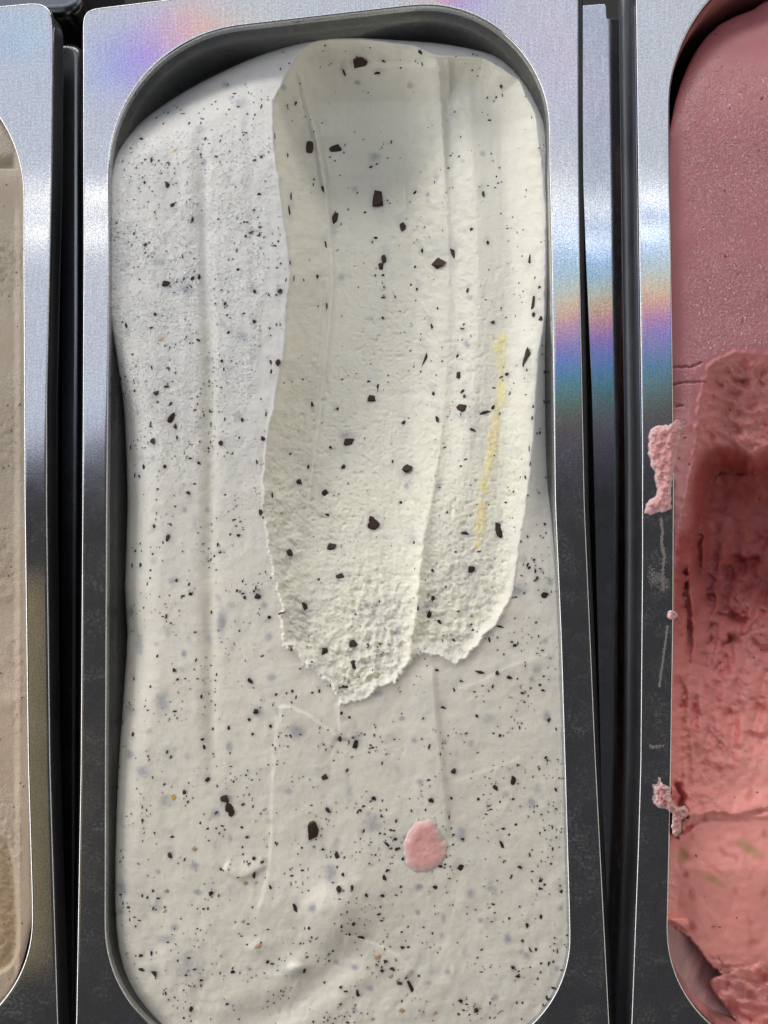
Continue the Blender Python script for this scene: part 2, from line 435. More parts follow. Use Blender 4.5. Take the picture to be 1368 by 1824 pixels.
R_OUT = [(1132, -110, 24), (2060, -210, 24), (2090, 1960, 30), (1118, 1970, 30), (1127, 1824, 0), (1139, 1500, 0), (1143, 1360, 0), (1146, 1000, 0), (1146, 800, 0), (1141, 460, 0), (1135, 0, 0)]
right_pan = pan(R_OUT, R_IN, "stainless steel pan at the right edge holding pink ice cream", M['basin_pink'])

# ------------------------------------------------------------------ rails in the gaps and what lies behind
def bar(name, outline, z, mat, label, cat, depth=60, r=7, sm=3, group=None):
    P = rounded(outline, 8, sm); c = P.mean(0)
    root_loc = Wp(c[0], c[1], z - depth)
    v, f = [], []
    _, last = loft(P, [(0, z - depth), (0, z - r), (-.25 * r, z - .45 * r), (-.7 * r, z - .1 * r), (-1.2 * r, z)], v, f)
    f.append(tuple(last))
    me = mesh_from(name, v, f); fix_normals(me)
    me.transform(Matrix.Translation(-Vector(root_loc)))
    o = link_mesh(name, me, mat); o.location = root_loc
    for p in me.polygons:
        if len(p.vertices) > 4: p.use_smooth = False
    return tag(o, label, cat, group)
# a depth of -90 px draws things 5 % nearer the middle, so plan positions are set out from it
def out(px, py, z): k = (H - z) / H; return (CX + (px - CX) * k, CY + (py - CY) * k)
def outl(pts, z): return [out(x, y, z) + (r,) for x, y, r in pts]
rail_r = bar("divider_rail", outl([(1033, 10, 8), (1080, 6, 6), (1081, 33, 3), (1112, 33, 3), (1104, 700, 0), (1100, 1200, 0), (1104, 1950, 3), (1082, 1950, 3), (1066, 1200, 0), (1054, 700, 0), (1043, 460, 0), (1034, 200, 0)], -95), -95, M['rail'],
    "worn flat steel divider rail between the white and the pink pan", "rail", depth=40, r=1, sm=1, group="divider rails between the pans")
rail_l = bar("divider_rail", outl([(96, 72, 14), (146, 71, 26), (146, 600, 0), (143, 1000, 0), (139, 1950, 3), (96, 1950, 3)], -110), -110, M['dark_rail'],
    "dark rounded steel divider rail between the beige and the white pan", "rail", depth=60, r=12, group="divider rails between the pans")
bar("cross_bar", outl([(60, 53, 2), (1110, -60, 2), (1110, -40, 2), (60, 66, 2)], -170), -170, M['rail'],
    "narrow steel cross bar behind the ends of the pans", "bar", depth=30, r=4)
bar("pan_behind", outl([(-300, -400, 30), (147, -400, 30), (148, 25, 34), (-300, 35, 34)], -75), -75, M['dark_rail'],
    "dark rounded pan corner behind the gap, at the top left", "pan", depth=300, r=16)

# ------------------------------------------------------------------ ice cream sheets
class Sheet:
    def __init__(s, xs, ys):
        s.xs, s.ys = np.array(xs, float), np.array(ys, float)
        s.X, s.Y = np.meshgrid(s.xs, s.ys)
    def zat(s, px, py, F=None):
        F = s.Z if F is None else F
        i = np.clip(np.searchsorted(s.xs, px) - 1, 0, len(s.xs) - 2); j = np.clip(np.searchsorted(s.ys, py) - 1, 0, len(s.ys) - 2)
        fx = np.clip((px - s.xs[i]) / (s.xs[i + 1] - s.xs[i]), 0, 1); fy = np.clip((py - s.ys[j]) / (s.ys[j + 1] - s.ys[j]), 0, 1)
        return (F[j, i] * (1 - fx) + F[j, i + 1] * fx) * (1 - fy) + (F[j + 1, i] * (1 - fx) + F[j + 1, i + 1] * fx) * fy
    def build(s, name, poly, mat, parent):
        d, nx, ny, _ = sdf(poly, s.X, s.Y)
        step = 4.0
        PX = s.X.copy(); PY = s.Y.copy(); Z = s.Z.copy()
        o = d < 0
        PX[o] = nx[o]; PY[o] = ny[o]
        Z[o] = Z[o] - np.minimum(-d[o], 12) * 9
        k = (H - Z) / H
        V = np.stack([(PX - CX) * S * k, (CY - PY) * S * k, Z * S], -1).reshape(-1, 3)
        ny_, nx_ = s.X.shape
        keep = d > -9
        I = np.arange(ny_ * nx_).reshape(ny_, nx_)
        q = keep[:-1, :-1] & keep[1:, :-1] & keep[:-1, 1:] & keep[1:, 1:]
        a = I[:-1, :-1][q]; b = I[1:, :-1][q]; c = I[1:, 1:][q]; e = I[:-1, 1:][q]
        F = np.stack([a, b, c, e], 1)
        used = np.unique(F); remap = np.full(ny_ * nx_, -1); remap[used] = np.arange(len(used))
        F = remap[F]; V = V[used]
        base = np.array(parent.location)
        me = bpy.data.meshes.new(name)
        me.vertices.add(len(V)); me.vertices.foreach_set("co", (V).astype(np.float32).ravel())
        me.loops.add(F.size); me.loops.foreach_set("vertex_index", F.astype(np.int32).ravel())
        me.polygons.add(len(F)); me.polygons.foreach_set("loop_start", np.arange(0, F.size, 4, dtype=np.int32))
        me.polygons.foreach_set("loop_total", np.full(len(F), 4, dtype=np.int32))
        me.update(calc_edges=True); me.validate()
        ca = me.attributes.new("tint", 'FLOAT_COLOR', 'POINT')
        C = np.concatenate([s.C.reshape(-1, 3)[used], np.ones((len(used), 1))], 1)
        ca.data.foreach_set("color", C.astype(np.float32).ravel())
        for nm, arr in (("wet", s.wet), ("crumb", s.crumb)):
            at = me.attributes.new(nm, 'FLOAT', 'POINT'); at.data.foreach_set("value", arr.ravel()[used].astype(np.float32))
        s.d = d
        return link_mesh(name, me, mat, parent)
def paint(C, mask, c):
    m = np.clip(mask, 0, 1)[..., None]; return C * (1 - m) + np.array(c) * m

# ---- white chocolate-flecked ice cream
OUT_C = [(193, 318, -14), (205, 270, -45), (240, 225, -80), (300, 181, -108), (360, 146, -108), (440, 108, -102), (500, 84, -95), (545, 70, -84), (590, 65, -78),
         (640, 67, -78), (740, 74, -82), (800, 80, -86), (860, 92, -82), (900, 108, -76), (935, 142, -66), (962, 190, -52), (977, 240, -35), (983, 300, -26), (986, 460, -34),
         (985, 560, -55), (984, 640, -75), (985, 760, -78), (988, 860, -60), (994, 960, -26), (1004, 1100, -16), (1012, 1360, -14), (1019, 1600, -14), (1023, 1680, -14), (1010, 1748, -14),
         (985, 1812, -14), (960, 1850, -14), (900, 1885, -14), (600, 1895, -14), (330, 1890, -24), (278, 1830, -42), (252, 1795, -46), (229, 1755, -46), (211, 1690, -42),
         (205, 1600, -38), (207, 1450, -44), (213, 1330, -60), (219, 1250, -74), (227, 1130, -86), (222, 1050, -82), (227, 900, -86), (222, 750, -72),
         (214, 680, -48), (205, 620, -32), (195, 560, -16), (188, 500, -12), (188, 400, -12)]
T1 = [(530, 96), (507, 135), (486, 182), (487, 260), (497, 340), (511, 420), (517, 490), (509, 570), (505, 640), (490, 700), (476, 780), (468, 850), (472, 920), (485, 1000), (500, 1080),
      (518, 1148), (556, 1188), (592, 1222), (606, 1256), (640, 1240), (690, 1220), (725, 1190), (735, 1120), (745, 1050), (752, 970), (770, 880), (788, 760), (798, 620), (800, 480), (795, 350), (786, 200), (778, 108), (740, 86), (640, 67), (580, 70), (552, 78)]
TU = [(530, 96), (507, 135), (486, 182), (487, 260), (497, 340), (511, 420), (517, 490), (509, 570), (505, 640), (490, 700), (476, 780), (468, 850), (472, 920), (485, 1000), (500, 1080),
      (518, 1148), (556, 1188), (592, 1222), (606, 1256), (640, 1240), (690, 1220), (725, 1190), (742, 1160), (780, 1166), (812, 1178), (850, 1152), (886, 1110), (907, 1060), (926, 960), (941, 860), (949, 760), (957, 640), (968, 560), (970, 450), (966, 320), (952, 205), (922, 142), (862, 106), (800, 100), (778, 100), (740, 84), (640, 67), (580, 70), (552, 78)]
RIDGE = [(776, 84), (779, 110), (786, 200), (795, 350), (800, 480), (799, 620), (788, 760), (770, 880), (753, 970), (746, 1050), (737, 1120), (728, 1190), (715, 1215)]
sh = Sheet(np.arange(180, 1032, 1.7), np.arange(56, 1905, 1.7))
X, Y = sh.X, sh.Y
polyC = smooth_poly(OUT_C, 2)
d, nx, ny, ze = sdf(polyC, X, Y)
zb = -13 + 3.0 * perlin(X, Y, 260, 1) + 1.6 * perlin(X, Y, 95, 2) + .8 * fbm(X, Y, 30, 2, 3)
zb = zb - 40 * sst(330, 90, Y) ** 1.5
# broad trowel strokes running the length of the pan
wx = X + 9 * perlin(X * .2, Y, 220, 4)
zb += (1.2 * perlin(wx, Y * .03, 40, 5) + .5 * perlin(wx, Y * .02, 14, 6)) * (.25 + .75 * sst(1250, 700, Y))
gl, gs, *_ = polyline_dist([(356, 190), (362, 420), (372, 700), (370, 1000), (372, 1250), (376, 1420)], X, Y)
fade = sst(170, 300, Y) * sst(1460, 1250, Y)
zb += fade * (-4.5 * np.exp(-(gl / 13) ** 2) - 2.2 * sst(-10, 10, gl * -gs) * np.exp(-(gl / 70) ** 2))
strip = fade * np.exp(-(gl / 11) ** 2)
gl2, gs2, *_ = polyline_dist([(440, 150), (446, 300), (452, 520)], X, Y)
zb -= 1.5 * np.exp(-(gl2 / 9) ** 2)
def fold(pts, h, w, side=1, reach=60, taper=(0.12, .88)):
    """a smeared sheet whose edge stands h above its neighbour on one side"""
    dd, ss, _, _, _, tt = polyline_dist(smooth_poly(pts, 4, False), X, Y)
    sd = dd * ss * side
    tp = sst(0, taper[0], tt) * sst(1, taper[1], tt)
    # only beside the line itself, not beyond its ends
    return h * tp * np.where(sd > 0, np.exp(-(sd / reach) ** 2), np.exp(-(sd / w) ** 2))
wig = perlin(X, Y, 30, 8) * 2
zb += fold([(498, 1258), (494, 1320), (488, 1400), (486, 1470), (484, 1530), (472, 1590), (455, 1650)], 2.2, 5, -1, 60)
zb += fold([(494, 1262), (516, 1262), (548, 1276), (580, 1298), (606, 1316)], 3.6, 4, 1, 34)
zb += fold([(604, 1250), (606, 1290), (612, 1320)], 2, 4, -1, 30)
zb += fold([(768, 1180), (774, 1260), (781, 1330), (790, 1420), (797, 1500)], 5.5, 5, 1, 45)
zb += fold([(800, 1230), (850, 1218), (900, 1192), (945, 1176), (990, 1164)], 1.0, 3, 1, 22)
zb += fold([(800, 1398), (850, 1380), (900, 1364), (935, 1346)], 1.0, 4, 1, 20)
zb += fold([(925, 1380), (905, 1430), (880, 1465)], 1.2, 5, 1, 22)
zb += fold([(395, 1545), (425, 1560), (450, 1552), (475, 1536)], 5, 6, -1, 18)
# lump and swirl near the front
def bump(cx, cy, rx, ry, h, p=2.0, rot=0):
    c, s_ = math.cos(rot), math.sin(rot)
    u = ((X - cx) * c + (Y - cy) * s_) / rx; v = (-(X - cx) * s_ + (Y - cy) * c) / ry
    return h * np.exp(-(u * u + v * v) ** (p / 2))
zb += bump(588, 1632, 48, 44, 14, 3, .6) * (1 + .10 * fbm(X, Y * .6, 26, 2, 21))
zb += bump(560, 1600, 90, 60, 8, 2) + bump(528, 1726, 15, 11, 9, 2.5) + bump(455, 1690, 14, 12, 5)
zb += bump(625, 1600, 60, 60, 7)
sd_, ss_, _, _, _, st = polyline_dist(smooth_poly([(700, 1670), (640, 1690), (596, 1722), (556, 1762), (500, 1800), (430, 1822), (360, 1836)], 4, False), X, Y)
swt = sst(0, .25, st) * sst(1, .8, st)
zb += .55 * swt * (-11 * np.exp(-(sd_ / 26) ** 2) + 7 * np.exp(-((sd_ * ss_ * 1 + 44) / 24) ** 2) + 6 * np.exp(-((sd_ * ss_ - 46) / 26) ** 2))
zb += fold([(612, 1668), (650, 1678), (700, 1700), (740, 1735)], 4, 5, 1, 26)
zb += bump(265, 1640, 40, 60, -4) + bump(860, 1760, 110, 60, 5) + bump(690, 1810, 60, 40, 4)
zb += sst(1480, 1760, Y) * 1.6 * fbm(X + 20 * perlin(X, Y, 120, 31), Y, 44, 3, 32)
# right-hand shoulder beside the scoop slopes down to the steel
zb -= 22 * sst(930, 985, X) * sst(200, 330, Y) * sst(1010, 860, Y)
# ---- the two scoop marks
n1 = perlin(X, Y, 16, 41); n2 = perlin(X, Y, 6, 42)
rag = sst(820, 1130, Y) + .55 * sst(640, 900, Y) * sst(560, 520, X)
rag = np.clip(rag, 0, 1); ragE = rag * (1 - .65 * sst(750, 800, X))
n3 = perlin(X, Y, 34, 44)
jit = n1 * (1.2 + 3.5 * ragE) + n2 * (.4 + 2.2 * ragE) + n3 * (1.0 + 10 * ragE * np.clip(n3 + .2, 0, 1)) + perlin(X, Y, 80, 43) * (2 + 4 * rag) + perlin(X, Y, 3.5, 45) * 1.3 * ragE
dU, *_ = sdf(TU, X, Y); dU = dU + jit
d1, *_ = sdf(T1, X, Y); d1 = d1 + jit
rd, rs, _, _, _, rt = polyline_dist(smooth_poly(RIDGE, 4, False), X + n1 * 2.5 + n2, Y)
right = rs < 0          # sign chosen so that the right lobe is "right"
right = X > np.interp(Y, [p[1] for p in RIDGE], [p[0] for p in RIDGE])
f1 = ip(Y, [(60, -74), (110, -128), (180, -168), (320, -178), (500, -160), (700, -124), (900, -78), (1050, -44), (1150, -25), (1230, -12)])
f2 = ip(Y, [(60, -84), (120, -116), (180, -118), (320, -100), (500, -84), (700, -68), (900, -48), (1050, -34), (1120, -26), (1180, -16)])
rb = np.where(right, sst(0, 55, rd), -sst(0, 70, rd)) * .5 + .5
fl = f1 * (1 - rb) + f2 * rb
hr = ip(Y, [(80, 16), (120, 34), (200, 24), (350, 14), (480, 8), (620, 5), (800, 9), (950, 14), (1100, 17), (1190, 10), (1230, 0)])
ridge = np.where(right, np.exp(-(rd / 20)), np.exp(-(rd / ip(Y, [(80, 60), (500, 40), (900, 16), (1200, 13)]))))
fl = fl + hr * ridge * sst(-2, 14, dU)
wl = ip(Y, [(60, 40), (120, 85), (300, 98), (700, 92), (950, 66), (1100, 34), (1250, 22)])
wl = np.where(X > 800, wl * .75, wl)
wl = np.where(Y < 180, wl * (.55 + .45 * sst(60, 180, Y)), wl)
fU = 1 - (1 - np.clip(dU / wl, 0, 1)) ** 1.9
crumbm = sst(0, 20, dU) * ip(Y, [(80, .05), (300, .15), (420, .45), (650, .7), (900, .95), (1100, 1)])
crumbm = np.clip(crumbm * (.75 + .5 * perlin(X, Y, 120, 51)), 0, 1)
cr1 = fbm(X, Y, 26, 3, 52, .6); gran = fbm(X + 2 * perlin(X, Y, 9, 62), Y, 5.2, 1, 55, .7) + .5 * perlin(X, Y, 10, 64); pits = -np.clip(perlin(X, Y, 13, 57) - .33, 0, 1) - .8 * np.clip(perlin(X, Y, 7, 63) - .34, 0, 1)
lump = np.clip(perlin(X, Y, 15, 65) + .15, 0, 1) * (1 + .8 * perlin(X, Y, 5, 66))
crumbz = crumbm * (1.6 * cr1 + 1.25 * gran + (9.5 - 4.0 * rag) * pits + 5.0 * rag ** 2 * lump) * (.6 + .75 * rag)
crumbz += sst(0, 30, dU) * (.5 * perlin(X * 2.2, Y * .35, 22, 58) + .25 * perlin(X, Y, 5, 59))
# torn horizontal steps where the scoop stuttered
crumbz += crumbm * rag * 3.0 * np.clip(perlin(X * .6, Y * 1.3, 40, 60), -.2, 1) * (1 + .6 * n2)
# fine lines dragged along the wall of the scoop
for pts, a, w in (([(546, 130), (556, 200), (572, 290), (586, 400), (592, 500), (586, 580), (574, 690), (562, 790), (550, 880), (540, 965)], 3.2, 2.6),
                  ([(524, 118), (540, 190), (560, 260), (570, 320), (579, 348)], -5.0, 3.2), ([(533, 122), (552, 200), (570, 280), (582, 346)], 3.0, 2.4),
                  ([(571, 430), (573, 520), (566, 600), (556, 700)], 1.6, 2.2), ([(720, 330), (722, 350), (723, 378)], 1.6, 2.0), ([(755, 190), (760, 260), (764, 320)], 1.8, 5),
                  ([(552, 640), (546, 760), (538, 860)], 1.2, 3)):
    gd, gs_, _, _, _, gt = polyline_dist(smooth_poly(pts, 3, False), X + n1 * .8, Y)
    tp = sst(0, .08, gt) * sst(1, .9, gt)
    crumbz += tp * (a * np.exp(-(gd / w) ** 2) - .6 * a * np.exp(-((gd * gs_ + 2.4 * w) / (w * 1.2)) ** 2))
# edge profile of the whole mass
Wd = 34 + .45 * np.abs(zb - ze)
ed = np.sqrt(np.clip(1 - (1 - np.clip(d / Wd, 0, 1)) ** 2, 0, 1))
zs = ze + (zb - ze) * ed + np.clip(-d, 0, 40) * 0
inn = dU > 0
z = np.where(inn, zs + (np.minimum(fl, zs) - zs) * fU, zs)
z = z + np.where(inn, crumbz * sst(0, 8, dU), 0)
# raised, torn lip round the scoop
lip = np.where(dU > 0, np.exp(-(dU / 9) ** 2), np.exp(-(dU / 2.2) ** 2))
lipa = .7 + 8.5 * sst(960, 1140, Y) * (.6 + .8 * np.clip(perlin(X, Y, 26, 61) + .3, 0, 1.2)) + 2.2 * sst(600, 800, Y) * sst(600, 500, X)
z += lip * lipa * (1 + .5 * n2 * rag) * sst(0, 8, d)
z += 9 * rag * np.exp(-((rd + 4 * n1) / 9) ** 2) * sst(-4, 8, dU) * sst(900, 1000, Y) * (.7 + .9 * n1)
# wet glassy crystals on the frosted skin
wet = np.clip(sst(205, 300, Y) * sst(960, 620, Y) * (1 - sst(-8, 2, dU)) * (.75 + .9 * perlin(X, Y, 130, 71)), 0, 1)
wet = np.maximum(wet, .28 * (1 - sst(-8, 2, dU)) * np.clip(perlin(X, Y, 70, 72) + .2, 0, 1))
wet = wet * (1 - .8 * np.exp(-(gl / 10) ** 2) * sst(200, 260, Y))
band = sst(-46, -38, dU) * sst(2, -3, dU) * sst(330, 420, Y) * sst(860, 720, Y)
wet = wet * (1 - .9 * band)
z += band * (2.5 + .06 * dU)
zwet = .3 * wet * (.8 * np.clip(perlin(X, Y, 9, 73), -.1, 1) + .5 * perlin(X, Y, 5, 74))
z += zwet + (1 - sst(-4, 4, dU)) * (.30 * perlin(X, Y, 6, 75) + .22 * perlin(X, Y, 14, 76))
sh.Z = z
# colours: skin, fresh cream in the scoop, vanilla streaks, darker yellowish strip along the groove
skin = np.array([.665, .66, .645]); fresh = np.array([.79, .778, .69])
C = np.ones(X.shape + (3,)) * skin
C = paint(C, .9 * sst(500, 1300, Y), (.83, .792, .685))  # paler and warmer towards the front: warm light put into the skin colour
C = paint(C, .5 * sst(.05, .5, perlin(X, Y, 45, 84)) * sst(900, 1200, Y), (.77, .73, .65))
C = paint(C, .35 * np.clip(perlin(X, Y, 90, 81) + .1, 0, 1), (.77, .76, .70))
C = paint(C, sst(-2 - 6 * rag, 8 + 10 * rag, dU + 3 * n1 * rag), fresh)
C = paint(C, .75 * sst(560, 950, Y) * sst(0, 30, dU) * np.clip(perlin(X, Y, 70, 82) + .75, 0, 1), (.88, .87, .735))
C = paint(C, .5 * sst(930, 1150, Y) * sst(14, 0, dU) * (dU > -2), (.86, .845, .79))
C = paint(C, .35 * crumbm * np.clip(-perlin(X, Y, 22, 83), 0, 1), (.66, .60, .50))
C = paint(C, .30 * strip * sst(480, 640, Y), (.62, .57, .42))
ymask = np.zeros(X.shape)
for (yx, yy, rx, ry) in ((893, 606, 9, 13), (889, 618, 10, 8), (893, 700, 7, 22), (882, 742, 7, 20), (877, 790, 8, 24), (871, 820, 7, 16), (862, 868, 6, 10), (857, 900, 7, 9), (860, 922, 7, 9), (853, 940, 7, 8), (851, 972, 7, 7)):
    ymask = np.maximum(ymask, np.exp(-(((X - yx + 3 * n1) / rx) ** 2 + ((Y - yy) / ry) ** 2) ** 1.5))
yd, *_ = polyline_dist(smooth_poly([(893, 600), (890, 625), (893, 690), (884, 740), (878, 790), (871, 825), (862, 868), (858, 905), (852, 972)], 3, False), X + 1.5 * n1 + 2 * n3, Y)
ymask = np.clip(.9 * ymask + .75 * np.exp(-(yd / 9) ** 2) * sst(-.35, .30, perlin(X * .4, Y, 60, 85) + .1), 0, 1)
C = paint(C, .85 * ymask, (.90, .79, .43)); sh.Z = sh.Z + 1.2 * ymask * (1 + .6 * n2)

